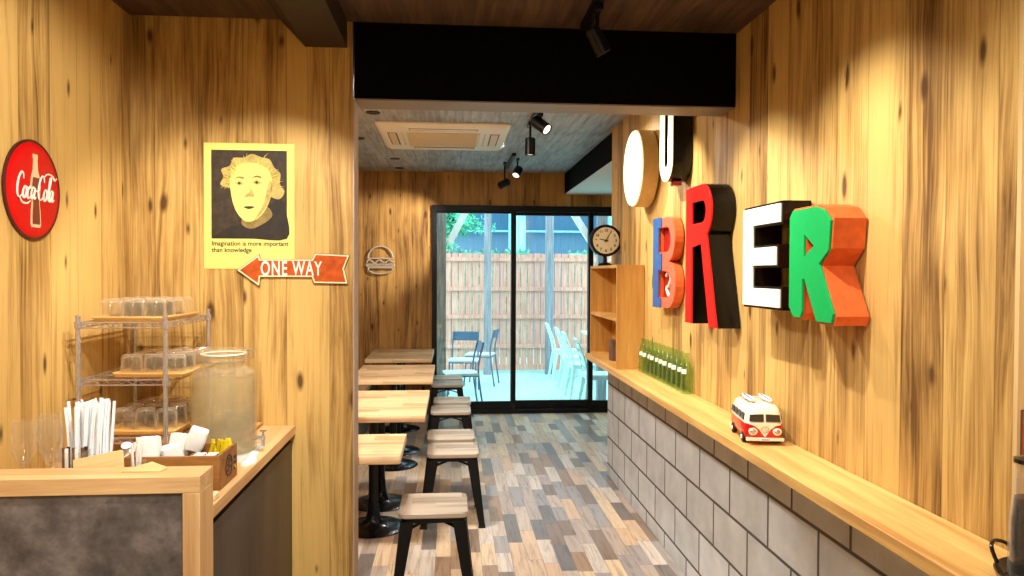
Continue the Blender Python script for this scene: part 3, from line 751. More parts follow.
# ------------------------------------------------------------------ front counter
def counter():
    r = thing('service_counter', 'counter front with pale oak frame and dark mottled stone inset', 'counter', (0, 0, 0))
    x0, x1, y0, y1, z1 = XL+.002, -.626, 1.897, 2.003, .99
    bm = new(); bx(bm, x0, x1, y0, y1, z1-.042, z1); obj('frame_rail', bm, 'oak', r, bev=.0015)
    bm = new(); bx(bm, x1-.042, x1, y0, y1, 0, z1-.042); obj('frame_post', bm, 'oak_z', r, bev=.0015)
    obj('stone_inset', bx(new(), x0, x1-.042, y0+.008, y1-.005, 0, z1-.042), 'stone', r)
    r = thing('side_counter', 'oak topped side counter with dark panelled front against the poster wall', 'counter', (0, 0, 0))
    obj('countertop', bx(new(), x0, -.626, y1+.001, YP-.001, .848, .884), 'oak_y', r, bev=.002)
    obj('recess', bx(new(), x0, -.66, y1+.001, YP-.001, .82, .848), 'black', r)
    obj('front_panel', bx(new(), x0, -.64, y1+.001, YP-.001, 0, .82), 'darkpanel', r, bev=.001)
counter()
ZC = .8845

# chrome wire rack
def rack():
    x0, x1, y0, y1 = -1.205, -.932, 2.50, 2.93; zs = (1.335, 1.148, .958)
    r = thing('wire_rack', 'three-tier chrome wire rack holding trays of glasses in the corner', 'rack', (0, 0, 0))
    for x in (x0, x1):
        for y in (y0, y1):
            bm = new(); cyl(bm, (x, y, ZC+.004), (x, y, 1.352), .0075, seg=12); lathe(bm, [(0, 0), (.0085, 0), (.0085, .006), (0, .009)], 12, (x, y, 1.352))
            p = obj('post', bm, 'chrome', r)
            obj('foot', cyl(new(), (x, y, ZC), (x, y, ZC+.01), .011), 'tyre', p)
    for z in zs:
        bm = new(); a, b, c, d = (x0, y0), (x1, y0), (x1, y1), (x0, y1)
        for p, q in ((a, b), (b, c), (c, d), (d, a)):
            tube(bm, [(*p, z), (*q, z)], .0024, 6); tube(bm, [(*p, z-.017), (*q, z-.017)], .0024, 6)
            L = math.dist(p, q); n = max(4, int(L/.032)); pts = []
            for i in range(n*2+1):
                t = i/(n*2); pts.append((p[0]+(q[0]-p[0])*t, p[1]+(q[1]-p[1])*t, z-(.002 if i % 2 else .015)))
            tube(bm, pts, .0013, 5)
        n = 14
        for i in range(1, n): x = x0+(x1-x0)*i/n; tube(bm, [(x, y0, z+.001), (x, y1, z+.001)], .0011, 5)
        for y in (y0+.14, y0+.29): tube(bm, [(x0, y, z-.002), (x1, y, z-.002)], .002, 5)
        s = obj('wire_shelf', bm, 'chrome', r)
        for x, y in (a, b, c, d): obj('collar', lathe(new(), [(.0076, -.02), (.0105, -.02), (.0115, .003), (.0076, .003), (.0076, -.02)], 16, (x, y, z)), 'chrome', s)
rack()

def tumbler(h=.068, r0=.034):
    t = new()   # stands upside down on its rim
    lathe(t, [(r0, 0), (r0*.985, h*.3), (r0*.95, h*.8), (r0*.8, h*.97), (r0*.6, h), (0, h), (0, h-.006), (r0*.6, h-.008), (r0*.82, h*.8), (r0*.92, h*.3), (r0*.94, 0), (r0, 0)], 24)
    for i, v in enumerate(t.verts):
        if v.co.z < h*.7 and i % 2: v.co.x *= .95; v.co.y *= .95
    return t
def tray(cx, cy, z, w, d, rz, label):
    r = thing('wooden_tray', label, 'tray', (cx, cy, z), rz, 'wooden trays on the wire rack')
    bm = new(); loft(bm, [rrect(w-.02, d-.02, .006, 0), rrect(w, d, .008, .012), rrect(w, d, .008, .016), rrect(w-.012, d-.012, .006, .016), rrect(w-.02, d-.02, .006, .008)])
    obj('tray_base', bm, 'tray', r)
    return r
GR = 'upside-down clear tumblers on the wooden trays'
def glasses(cx, cy, z, nx, ny, sx, sy, rz, label, h, rad, skip=()):
    src = obj('glass_tumbler', tumbler(h, rad), 'glass'); tag(src, label, 'glass', GR+' '+label.split(' on ')[-1]); first = True
    for i in range(nx):
        for j in range(ny):
            if (i, j) in skip: continue
            lx = (i-(nx-1)/2)*sx+random.uniform(-.002, .002); ly = (j-(ny-1)/2)*sy+random.uniform(-.002, .002)
            o = src if first else src.copy()
            if not first: C.objects.link(o)
            first = False
            o.location = (cx+lx*math.cos(rz)-ly*math.sin(rz), cy+lx*math.sin(rz)+ly*math.cos(rz), z)
tray(-1.055, 2.68, 1.3375, .235, .32, -.04, 'wooden tray of tumblers on the top tier of the wire rack')
glasses(-1.055, 2.68, 1.3465, 3, 4, .0735, .076, -.04, 'upside-down clear tumbler on the top rack tray', .064, .034)
tray(-.992, 2.695, 1.1505, .235, .33, -.05, 'wooden tray of tumblers on the middle tier of the wire rack')
glasses(-.992, 2.695, 1.1595, 3, 4, .0735, .078, -.05, 'upside-down clear tumbler on the middle rack tray', .064, .0345)
tray(-1.022, 2.695, .9605, .235, .33, -.05, 'wooden tray of tumblers on the lowest tier of the wire rack')
glasses(-1.022, 2.695, .9695, 3, 4, .0735, .078, -.05, 'upside-down clear tumbler on the lowest rack tray', .072, .0345)
r = tray(-.835, 2.885, ZC, .165, .28, 0, 'wooden tray on the counter behind the water jar'); r['group'] = 'tray behind the jar'
glasses(-.835, 2.885, ZC+.0085, 2, 3, .075, .08, 0, 'upside-down clear tumbler on the counter tray behind the water jar', .066, .034)

# drinks jar
def jar():
    r = thing('drink_dispenser', 'large glass water dispenser jar with clip lid and tap on the counter', 'dispenser', (-.776, 2.60, ZC+.004))
    R, H = .108, .28
    out = [(0, 0), (R*.9, 0), (R*.99, .008), (R, .03), (R, H-.03), (R*.95, H-.008), (R*.78, H+.004), (.07, H+.014), (.068, H+.05), (.072, H+.054)]
    inn = [(.066, H+.054), (.062, H+.05), (.064, H+.012), (R*.74, H-.002), (R*.91, H-.014), (R-.006, H-.035), (R-.006, .03), (R*.92, .012), (0, .008)]
    b = obj('glass_body', lathe(new(), out+inn, 48), 'jar', r)
    obj('water', lathe(new(), [(0, .010), (R*.91, .013), (R-.008, .03), (R-.008, H-.04), (0, H-.04)], 48), 'water', r)
    # raised flourish pressed in the glass
    bm = new()
    for z0, w in ((.2, .5), (.165, .7), (.12, .9), (.08, .7), (.05, .5)):
        pts = []
        for i in range(14):
            a = math.radians(-75)+w*(i/13-.5); pts.append((math.cos(a)*(R+.0005), math.sin(a)*(R+.0005), z0+.008*math.sin(i*1.3)))
        tube(bm, smooth_path(pts, 3), .0011, 5)
    for z0 in (.2, .16, .12):
        pts = [(math.cos(a)*(R+.0005), math.sin(a)*(R+.0005), z0+.01*math.sin(i*2.0)) for i, a in enumerate([math.radians(-40+3.5*i) for i in range(9)])]
        tube(bm, smooth_path(pts, 3), .0013, 5)
    obj('embossing', bm, 'wineglass', b)
    lid = obj('lid', lathe(new(), [(0, .335), (.074, .335), (.076, .339), (.076, .344), (.07, .349), (.05, .352), (.02, .354), (0, .354)], 40), 'jar', r)
    obj('gasket', lathe(new(), [(.067, .332), (.074, .332), (.074, .336), (.067, .336), (.067, .332)], 40), 'white', lid)
    bm = new()
    ring = [V((.071*math.cos(a), .071*math.sin(a), H+.03)) for a in [2*PI*i/32 for i in range(32)]]
    tube(bm, ring, .0016, 6, True)
    for s in (1, -1): tube(bm, smooth_path([(s*.07, -.012, H+.03), (s*.086, -.012, H+.055), (s*.078, -.01, H+.07), (s*.06, 0, H+.075)], 4), .0015, 6)
    tube(bm, smooth_path([(.07, .012, H+.03), (.1, .006, H+.045), (.09, 0, H+.07), (.076, 0, H+.064)], 4), .0015, 6)
    obj('wire_clip', bm, 'chrome', r)
    tp = obj('tap', cyl(new(), (R-.004, -.01, .045), (R+.032, -.013, .045), .007, seg=12), 'chrome', r)
    obj('spout', cyl(new(), (R+.026, -.012, .053), (R+.026, -.012, .018), .006, .005, seg=12), 'chrome', tp)
    bm = new(); cyl(bm, (R+.026, -.012, .052), (R+.026, -.012, .066), .004, seg=10); box(bm, (R+.026, -.012, .069), (.022, .007, .005)); obj('tap_lever', bm, 'chrome', tp)
jar()
# folded cloth under the jar
bm = new(); n = 12
P = [[V((-.90+.24*i/n, 2.44+.27*j/n, ZC+.0005+(.0005 if i < n-1 else 0)+.0008*math.sin(i*1.1+j*.7) ** 2)) for i in range(n+1)] for j in range(n+1)]
vs = [[bm.verts.new(p) for p in row] for row in P]
for j in range(n):
    for i in range(n): bm.faces.new((vs[j][i], vs[j][i+1], vs[j+1][i+1], vs[j+1][i]))
bmesh.ops.solidify(bm, geom=bm.faces[:], thickness=-.0015)
tag(obj('counter_cloth', bm, 'white'), 'white cloth laid flat under the water dispenser jar', 'cloth')
# crumpled end of the cloth at the right of the jar
bm = new(); rings = []
for i in range(9):
    t = i/8; y = 2.40+.17*t; x = -.655+.008*math.sin(t*5); w_ = .011+.006*math.sin(t*PI); hh = .008+.012*math.sin(t*PI)
    rings.append([V((x+w_*math.cos(a)*(1+.15*math.sin(3*a+i)), y, ZC+hh*max(0, math.sin(a))*(1+.2*math.sin(5*a+i*2)))) for a in [PI*k/8 for k in range(9)]])
loft(bm, rings); tag(obj('paper_towel', bm, 'white'), 'rolled white cloth on the counter edge beside the jar tap', 'towel')

# condiment crate
def crate():
    x0, x1, y0, y1, h = -.905, -.648, 2.125, 2.30, .1
    r = thing('condiment_box', 'brown wooden box of packets with dark print on its end', 'box', (x0, y0, ZC)); w, d, t = x1-x0, y1-y0, .009
    obj('front_board', bx(new(), 0, w, 0, t, 0, h), 'crate', r, bev=.001); obj('back_board', bx(new(), 0, w, d-t, d, 0, h), 'crate', r, bev=.001)
    e = obj('end_board', bx(new(), w-t, w, t, d-t, 0, h), 'crate', r, bev=.001); obj('end_board', bx(new(), 0, t, t, d-t, 0, h), 'crate', r)
    obj('base_board', bx(new(), t, w-t, t, d-t, 0, .008), 'crate', r); obj('divider', bx(new(), .155, .161, t, d-t, .008, h-.012), 'crate', r)
    ring = [V((w+.0004, .09+.03*math.cos(a), .052+.03*math.sin(a))) for a in [2*PI*i/20 for i in range(20)]]
    bm = new(); tube(bm, ring, .002, 5, True)
    for k in range(5): box(bm, (w+.0005, .09+random.uniform(-.012, .012), .038+.008*k), (.001, random.uniform(.02, .036), .004))
    for k in range(3): box(bm, (w+.0005, .15, .03+.016*k), (.001, .022, .009))
    obj('printed_mark', bm, 'dark', e)
crate()
# contents of the crate
def soft_pack(name, label, c, s, rot, mat='white', cat='packet', group=None, dent=.12):
    bm = new(); n = 5; rings = []
    for i in range(n+1):
        t = i/n-.5; k = 1-dent*abs(2*t)**2
        rings.append([V((p.x*(1+random.uniform(-.03, .03)), p.y*(1+random.uniform(-.03, .03)), t*s[2])) for p in rrect(s[0]*k, s[1]*k, min(s[0], s[1])*.18, 0, 3)])
    loft(bm, rings); return tag(obj(name, bm, mat, None, c, rot=rot), label, cat, group)
soft_pack('tissue_block', 'square white napkin block, leftmost in the brown box', (-.857, 2.175, .963), (.062, .06, .13), (0, 0, .1))
soft_pack('folded_napkin', 'tilted white folded napkins at the back of the brown box', (-.805, 2.262, .96), (.06, .028, .12), (0, .1, -.05))
soft_pack('creamer_bag', 'white crumpled paper bag in the middle of the brown box', (-.79, 2.185, .955), (.055, .05, .1), (.15, -.2, .3))
soft_pack('sugar_bag', 'white crumpled bag leaning beside the yellow sticks', (-.745, 2.235, 1.01), (.055, .045, .06), (.2, .35, .2))
G = 'yellow sugar sticks in the brown box'
src = None
for k in range(9):
    bm = new() if src is None else None
    if src is None:
        loft(bm, [rrect(.011, .004, .0012, z, 2) for z in (-.045, -.04, .04, .045)]); src = tag(obj('sugar_stick', bm, 'yellow'), 'yellow paper sugar stick standing in the brown box', 'sugar stick', G); o = src
    else: o = src.copy(); C.objects.link(o)
    o.location = (-.715+.007*k-.005*(k % 2), 2.255+.012*(k % 3), .957); o.rotation_euler = (random.uniform(-.15, .3), random.uniform(-.5, .5), random.uniform(-.5, .5))
src = None
for k in range(6):
    if src is None: src = tag(obj('dark_packet', loft(new(), [rrect(.03, .003, .001, z, 2) for z in (-.03, -.025, .025, .03)]), 'dark'), 'dark printed packet filed at the front of the brown box', 'packet', 'dark packets in the brown box'); o = src
    else: o = src.copy(); C.objects.link(o)
    o.location = (-.72+.034*(k % 2), 2.155+.018*(k//2), .945); o.rotation_euler = (-.2, 0, .0)
src = None
for k in range(6):
    if src is None: src = tag(obj('white_packet', loft(new(), [rrect(.03, .003, .001, z, 2) for z in (-.03, -.025, .025, .03)]), 'white'), 'white packet filed between dark ones in the brown box', 'packet', 'white packets in the brown box'); o = src
    else: o = src.copy(); C.objects.link(o)
    o.location = (-.722+.034*(k % 2), 2.163+.018*(k//2), .948); o.rotation_euler = (-.2, 0, .05)

# tumbler of stirrers and straws
def holder_glass(name, label, loc, R, h, mat='wineglass', cat='glass'):
    r = thing(name, label, cat, loc)
    obj('glass_wall', lathe(new(), [(0, 0), (R*.88, 0), (R*.92, .004), (R, h), (R-.002, h), (R*.88, .008), (0, .008)], 24), mat, r)
    return r
def bundle(name, label, cat, group, loc, rad, n, L, r0, mat, base=.009, lean=.1, jz=.01):
    src = None; loc = V(loc)
    for k in range(n):
        rr = rad*math.sqrt((k+.5)/n); a = k*2.399963
        if src is None:
            src = tag(obj(name, loft(new(), [rrect(r0*2, r0*1.3, r0*.5, 0, 2), rrect(r0*2, r0*1.3, r0*.5, L, 2)]), mat), label, cat, group); o = src
        else: o = src.copy(); C.objects.link(o)
        x, y = rr*math.cos(a), rr*math.sin(a)
        o.location = loc+V((x, y, base+random.uniform(0, jz)))
        ln = lean*rr/max(rad, 1e-6)
        o.rotation_euler = Euler((-math.sin(a)*ln+random.uniform(-.01, .01), math.cos(a)*ln+random.uniform(-.01, .01), random.uniform(0, 3)))
holder_glass('straw_holder', 'clear cup packed with tall white wrapped straws', (-1.02, 2.19, ZC), .056, .075, cat='cup')
bundle('wrapped_straw', 'tall white paper-wrapped straw in the large bundle on the counter', 'straw', 'white wrapped straws in the large bundle', (-1.02, 2.19, ZC), .048, 90, .222, .0044, 'straw', lean=.09, jz=.022)
holder_glass('stirrer_glass', 'clear glass of short white and pink sticks left of the brown box', (-.852, 2.09, ZC), .0195, .1)
bundle('drink_stirrer', 'short white stirrer in the glass left of the brown box', 'stirrer', 'white stirrers in the small glass', (-.852, 2.09, ZC), .011, 5, .135, .004, 'white', lean=.12, jz=.02)
# clear square caddy with coffee sticks
r = thing('stick_caddy', 'small clear square caddy of brown and white sticks', 'caddy', (-1.02, 2.085, ZC))
bm = new()
for a, b, c, d in ((-.036, .036, -.026, -.024), (-.036, .036, .024, .026), (-.036, -.034, -.024, .024), (.034, .036, -.024, .024)): bx(bm, a, b, c, d, .003, .13)
bx(bm, -.036, .036, -.026, .026, 0, .003); obj('caddy_wall', bm, 'wineglass', r)
for mat, nm, xs in (('brownstick', 'brown', (-.024, .002, .025)), ('white', 'white', (-.012, .014)), ('dark', 'black', (-.018, .028))):
    for i, x in enumerate(xs):
        o = obj('stir_stick', loft(new(), [rrect(.009, .0035, .001, 0, 2), rrect(.009, .0035, .001, .135, 2)]), mat, None, (-1.02+x, 2.085+(.012 if nm == 'black' else -.01 if nm == 'white' else 0), ZC+.004))
        tag(o, nm+' stick standing in the small clear caddy', 'stick', nm+' sticks in the clear caddy')
# creamer cups in a glass bowl
r = thing('glass_bowl', 'clear glass bowl of white creamer cups beside the straws', 'bowl', (-.945, 2.28, ZC))
obj('bowl_glass', lathe(new(), [(0, 0), (.022, 0), (.034, .03), (.037, .075), (.035, .075), (.032, .03), (.02, .004), (0, .004)], 28), 'wineglass', r)
src = None
for k in range(14):
    if src is None: src = tag(obj('creamer_cup', lathe(new(), [(0, -.009), (.009, -.009), (.012, .008), (.0145, .009), (.0145, .0105), (0, .011)], 14), 'white'), 'small white creamer cup in the clear glass bowl', 'creamer', 'white creamer cups in the glass bowl'); o = src
    else: o = src.copy(); C.objects.link(o)
    a = k*2.4; lv = k//3; o.location = (-.945+.0155*math.cos(a), 2.28+.0155*math.sin(a), ZC+.018+lv*.019); o.rotation_euler = (random.uniform(-.7, .7), random.uniform(-.7, .7), 0)
# stemmed glasses
def wine():
    r = thing('wine_glass', '', 'wine glass', group='stemmed wine glasses left of the straws')
    obj('foot', lathe(new(), [(0, 0), (.029, 0), (.03, .0015), (.01, .005), (.0042, .01), (0, .01)], 28), 'wineglass', r)
    obj('stem', cyl(new(), (0, 0, .009), (0, 0, .084), .0038, .004, 10), 'wineglass', r)
    obj('bowl', lathe(new(), [(0, .08), (.006, .083), (.014, .095), (.027, .125), (.0305, .155), (.028, .19), (.0255, .212), (.0243, .212), (.0268, .19), (.0292, .155), (.0258, .126), (.012, .1), (0, .094)], 28), 'wineglass', r)
    return r
g0 = wine()
for i, (x, y, l) in enumerate(((-1.155, 2.10, 'clear wine glass nearest the left wall, front left of the three'), (-1.094, 2.118, 'clear wine glass closest to the small stick caddy'), (-1.14, 2.2, 'clear wine glass standing behind the other two by the wall'))):
    o = g0 if i == 0 else dup(g0)
    o.location = (x, y, ZC); o['label'] = l
# pale wooden lid propped behind the counter front and card scraps
bm = new(); box(bm, (0, 0, 0), (.13, .1, .006)); o = obj('plywood_board', bm, 'kraft', None, (-.93, 2.036, .965), bev=.001, rot=(1.25, -.2, 0)); tag(o, 'pale plywood board propped at a slant behind the counter front', 'board')
bm = new(); loft(bm, [[V(p) for p in ((-.045, -.018, 0), (.05, -.022, 0), (.058, .012, .001), (.012, .03, .012), (-.03, .014, .002))], [V(p)+V((0, 0, .002)) for p in ((-.045, -.018, 0), (.05, -.022, 0), (.058, .012, .001), (.012, .03, .012), (-.03, .014, .002))]])
tag(obj('folded_card', bm, 'kraft', None, (-.79, 1.965, .991)), 'folded tan card lying on the counter front rail', 'card')
bm = new(); loft(bm, [[V((x, y, z)) for x, y in ((-.01, -.02), (.012, -.015), (.014, .02), (-.012, .024))] for z in (0, .018)])
tag(obj('card_roll', bm, 'cream', None, (-.645, 2.055, ZC), bev=.004), 'cream folded paper on the counter beside the oak frame corner', 'paper')

# ------------------------------------------------------------------ dining: bench, tables, stools
r = thing('bench_seat', 'grey upholstered bench with wooden seat along the left dining wall', 'bench', (0, 0, 0))
obj('bench_base', bx(new(), XL+.004, -.80, 3.19, 7.86, 0, .40), 'bench', r, bev=.01); obj('bench_top', bx(new(), XL+.004, -.775, 3.18, 7.88, .4, .435), 'table', r, bev=.004)

def table():
    r = thing('cafe_table', '', 'table', group='small square cafe tables')
    obj('tabletop', loft(new(), [rrect(.615, .452, .006, .664), rrect(.62, .457, .008, .667), rrect(.62, .457, .008, .697), rrect(.616, .453, .006, .70)]), 'table', r)
    bm = new(); lathe(bm, [(0, 0), (.19, 0), (.192, .004), (.186, .009), (.13, .016), (.07, .03), (.045, .055), (.034, .1), (.03, .16), (0, .16)], 40, (0, 0, 0)); obj('base_plate', bm, 'basemetal', r)
    obj('column', cyl(new(), (0, 0, .15), (0, 0, .65), .0275, seg=20), 'blackmetal', r)
    bm = new(); box(bm, (0, 0, .657), (.36, .05, .012)); box(bm, (0, 0, .657), (.05, .3, .012)); obj('top_bracket', bm, 'blackmetal', r)
    return r
TL = ['wood-topped cafe table nearest the camera, on its own behind the partition', 'near table of the second pair, beside the second stool', 'far table of the second pair, beside the third stool',
      'near table of the middle pair, level with the fourth stool', 'far table of the middle pair, level with the fifth stool', 'near table of the pair closest to the glass door', 'last table against the far wall beside the glass door']
t0 = table()
for i, (y, x) in enumerate(((3.475, -.53), (4.39, -.455), (4.852, -.455), (5.81, -.45), (6.27, -.45), (7.16, -.49), (7.622, -.49))):
    o = t0 if i == 0 else dup(t0)
    o.location = (x, y, 0); o['label'] = TL[i]

def stool():
    r = thing('metal_stool', '', 'stool', group='black metal stools with wooden seats')
    obj('seat', loft(new(), [rrect(.305, .305, .035, .407, 5), rrect(.312, .312, .038, .411, 5), rrect(.312, .312, .038, .427, 5), rrect(.306, .306, .035, .431, 5)]), 'seat', r)
    bm = new(); loft(bm, [rrect(.288, .288, .035, .384, 5), rrect(.284, .284, .035, .4065, 5)]); obj('seat_frame', bm, 'blackmetal', r)
    for sx in (-1, 1):
        for sy in (-1, 1):
            def L(cx, cy, w, z, t=.006):
                o_ = [(0, 0), (-w, 0), (-w, -t), (-t, -t), (-t, -w), (0, -w)]
                return [V((sx*(cx+a), sy*(cy+b), z)) for a, b in o_]
            lg = obj('leg', loft(new(), [L(.19, .19, .036, .008), L(.1466, .1466, .06, .39)]), 'blackmetal', r)
            obj('foot_cap', loft(new(), [L(.192, .192, .042, 0, .012), L(.191, .191, .04, .012, .012)]), 'tyre', lg)
    bm = new()
    for s in (-1, 1):
        P = [(-.147, -.147*s, .335), (-.08, -.08*s, .355), (0, 0, .362), (.08, .08*s, .355), (.147, .147*s, .335)]
        P = smooth_path(P, 3); rings = []
        d = V((1, s, 0)).normalized(); nrm = V((-d.y, d.x, 0))
        loft(bm, [[p+nrm*.009+V((0, 0, .003)), p-nrm*.009+V((0, 0, .003)), p-nrm*.009-V((0, 0, .003)), p+nrm*.009-V((0, 0, .003))] for p in P])
    obj('cross_brace', bm, 'blackmetal', r)
    return r
SL = ['wood-seated black metal stool nearest the camera', 'second stool from the camera, its long legs fully visible', 'third stool, just behind the second one',
      'fourth stool of the row, level with the middle tables', 'fifth stool, touching distance behind the fourth', 'sixth stool, before the glass door', 'farthest stool, against the glass door sill']
s0 = stool()
for i, (x, y) in enumerate(((-.078, 3.445), (.012, 4.52), (.0, 4.92), (-.002, 5.85), (.01, 6.27), (-.035, 7.235), (-.04, 7.635))):
    o = s0 if i == 0 else dup(s0)
    o.location = (x, y, 0); o['label'] = SL[i]

# burger outline on the far wall
r = thing('burger_sign', 'pale outlined burger sign on the far wooden wall', 'sign', (-.745, YF, 1.63))
def yy(p): return [V((a, -.02, b)) for a, b in p]
ring = lambda p: tube(new(), yy(p), .0085, 8, True)
obj('top_bun', ring(arc(0, .03, .13, .12, 0, 180, 18)+[(-.125, .022), (.125, .022)]), 'rope', r)
P = [(-.145, -.02), (-.125, .006), (-.1, .002), (-.075, -.02), (-.055, -.026), (-.03, -.002), (-.005, .006), (.02, -.014), (.045, -.026), (.07, -.004), (.095, .006), (.12, -.012), (.145, -.02)]
obj('lettuce', tube(new(), smooth_path(yy(P), 4), .008, 8), 'rope', r)
obj('patty', ring([(-.14, -.04), (-.145, -.05), (-.14, -.06), (.14, -.06), (.145, -.05), (.14, -.04)]), 'rope', r)
obj('bottom_bun', ring([(-.13, -.075), (.13, -.075)]+arc(0, -.08, .13, .06, 0, -180, 16)), 'rope', r)
bm = new()
for x, z in ((-.1, .03), (.1, .03), (-.1, -.06), (.1, -.06)): cyl(bm, (x, 0, z), (x, -.018, z), .004, seg=8)
obj('wall_fixing', bm, 'rope', r)

# ------------------------------------------------------------------ ceiling: cassette, round fittings, tracks, added fill lights
r = thing('ceiling_air_conditioner', 'square beige cassette air conditioner set in the grey ceiling', 'air conditioner', (-.06, 5.83, HB))
W2, D2 = .485, .52
bm = new(); loft(bm, [rrect(W2*2, D2*2, .02, -.002), rrect(W2*2, D2*2, .02, -.012), rrect(W2*2-.06, D2*2-.06, .03, -.03)]); obj('panel', bm, 'acwhite', r)
obj('intake_grille', flat([[(-.27, -.27), (.27, -.27), (.27, .27), (-.27, .27)]], .012, T(0, 0, -.028) @ CEIL, .004), 'acbeige', r)
bm = new()
for k in range(12): bx(bm, -.25, .25, -.25+k*.043, -.246+k*.043, -.043, -.04)
obj('grille_slats', bm, 'acbeige', r)
for s in (-1, 1):
    v = obj('air_outlet', bx(new(), -.25, .25, s*.385-.035, s*.385+.035, -.032, -.02), 'dark', r)
    obj('flap', bx(new(), -.245, .245, s*.385-.022 if s > 0 else s*.385-.03, s*.385+.03 if s > 0 else s*.385+.004, -.037, -.032), 'acwhite', v)
    v = obj('air_outlet', bx(new(), s*.385-.035, s*.385+.035, -.25, .25, -.032, -.02), 'dark', r)
    obj('flap', bx(new(), s*.385-.026, s*.385+.026, -.245, .245, -.037, -.032), 'acbeige', v)
    obj('sensor_cover', bx(new(), s*.31-.006, s*.31+.006, -.26, .26, -.034, -.024), 'acbeige', r)
LB = ['small dark round ceiling fitting nearest the beam', 'small dark round ceiling fitting near the far wall', 'small dark round ceiling fitting touching the far wall', 'small dark round ceiling fitting left of the air conditioner']
for (x, y), l in zip(((-.525, 5.03), (-.53, 7.03), (-.53, 7.65), (-.74, 6.0)), LB):
    r = thing('ceiling_sensor', l, 'ceiling fitting', (x, y, HB), group='small ceiling fittings')
    obj('ring', lathe(new(), [(.028, 0), (.048, 0), (.048, -.006), (.028, -.008), (.028, 0)], 24), 'dark', r); obj('core', lathe(new(), [(0, 0), (.028, 0), (.026, -.004), (0, -.005)], 20), 'blackmetal', r)

def spot_lamp(name, label, x, y, zc, aim, drop=.1, L=.1, R=.029, lens=True):
    """cylinder spotlight on a stem under a track; returns the place and direction of its lens"""
    r = thing(name, label, 'spotlight', (x, y, zc), group=None)
    obj('adapter', box(new(), (0, 0, -.012), (.03, .09, .022)), 'blackmetal', r, bev=.002)
    obj('stem', cyl(new(), (0, 0, -.02), (0, 0, -drop), .008, seg=10), 'blackmetal', r)
    d = (V(aim)-V((x, y, zc-drop))).normalized(); p = V((0, 0, -drop))
    q = d.to_track_quat('Z', 'Y').to_matrix().to_4x4()
    a = -L*.45
    bm = new(); lathe(bm, [(0, a), (R*.85, a), (R, a+.006), (R, a+L), (R*.86, a+L), (R*.82, a+L-.012), (0, a+L-.014)], 28, mat=T(*p) @ q)
    h = obj('lamp_head', bm, 'blackmetal', r)
    if lens: obj('lens', lathe(new(), [(0, a+L-.013), (R*.82, a+L-.011), (R*.82, a+L-.007), (0, a+L-.005)], 24, mat=T(*p) @ q), 'lens', h)
    return V((x, y, zc-drop))+d*(a+L+.01), d
def spot(p, d, power, ang=60, blend=.6, col=(1, .78, .5), size=.014):
    l = bpy.data.lights.new('spot_light', 'SPOT'); l.energy = power; l.spot_size = math.radians(ang); l.spot_blend = blend; l.color = col; l.shadow_soft_size = size
    o = bpy.data.objects.new('spot_light', l); C.objects.link(o); o.location = p; o.rotation_euler = d.to_track_quat('-Z', 'Y').to_euler()
def track(label, x, y0, y1, z):
    bm = new(); bx(bm, x-.018, x+.018, y0, y1, z-.024, z-.0005); return tag(obj('light_track', bm, 'blackmetal', bev=.002), label, 'lighting track')
WARM = (1, .945, .86)
track('black lighting track on the front ceiling running to the beam', .535, .2, 2.98, HC)
track('black lighting track on the dining ceiling above the O sign', .56, 4.75, 5.35, HB)
track('black lighting track on the dining ceiling near the glass door', .555, 6.6, 7.45, HB)
zt = HC-.024
# lamps on the front track, all aimed at the right wall
for i, (y, ay, az, pw, ang, lab) in enumerate(((2.72, 2.78, 1.15, 55, 92, 'black cylinder spotlight with lit lens hanging in front of the beam'), (1.95, 2.05, 1.35, 42, 90, 'black spotlight above the two R signs, out to the right of centre'), (1.15, 1.3, 1.3, 22, 90, 'black spotlight over the near end of the ledge'))):
    p, d = spot_lamp('track_spotlight', lab, .535, y, zt, (XR, ay, az), .12)
    spot(p, d, pw, ang, .85, WARM)
zb = HB-.024
p, d = spot_lamp('track_spotlight', 'straight-down black cylinder spotlight under the dining ceiling', .545, 5.15, zb, (.545, 5.15, 0), .16, .12, .036); spot(p, d, 26, 70, .6, WARM)
p, d = spot_lamp('track_spotlight', 'tilted boxy black spotlight beside the straight-down one', .58, 4.86, zb, (1.19, 4.3, 1.9), .07, .13, .04); spot(p, d, 38, 75, .7, WARM)
p, d = spot_lamp('track_spotlight', 'black spotlight with white rim, left of the pair by the glass door', .50, 7.0, zb, (-.6, 7.88, 1.85), .2, .1, .038); spot(p, d, 110, 46, .7, WARM)
p, d = spot_lamp('track_spotlight', 'black spotlight with white rim, right of the pair by the glass door', .60, 6.75, zb, (-.3, 5.4, .6), .12, .1, .038); spot(p, d, 40, 70, .7, WARM)
# behind the beam over the letters
track('short black lighting track hidden behind the black beam', .56, 3.3, 3.75, HB)
p, d = spot_lamp('track_spotlight', 'black spotlight just behind the black beam aimed at the letter signs', .56, 3.5, zb, (XR, 3.75, 1.55), .1); spot(p, d, 52, 74, .6, WARM)
p, d = spot_lamp('track_spotlight', 'added unseen black spotlight behind the beam, brightening the near tables', .56, 3.38, zb, (-.4, 4.4, .7), .1); spot(p, d, 30, 70, .7, WARM)  # second lamp added here to brighten the near tables
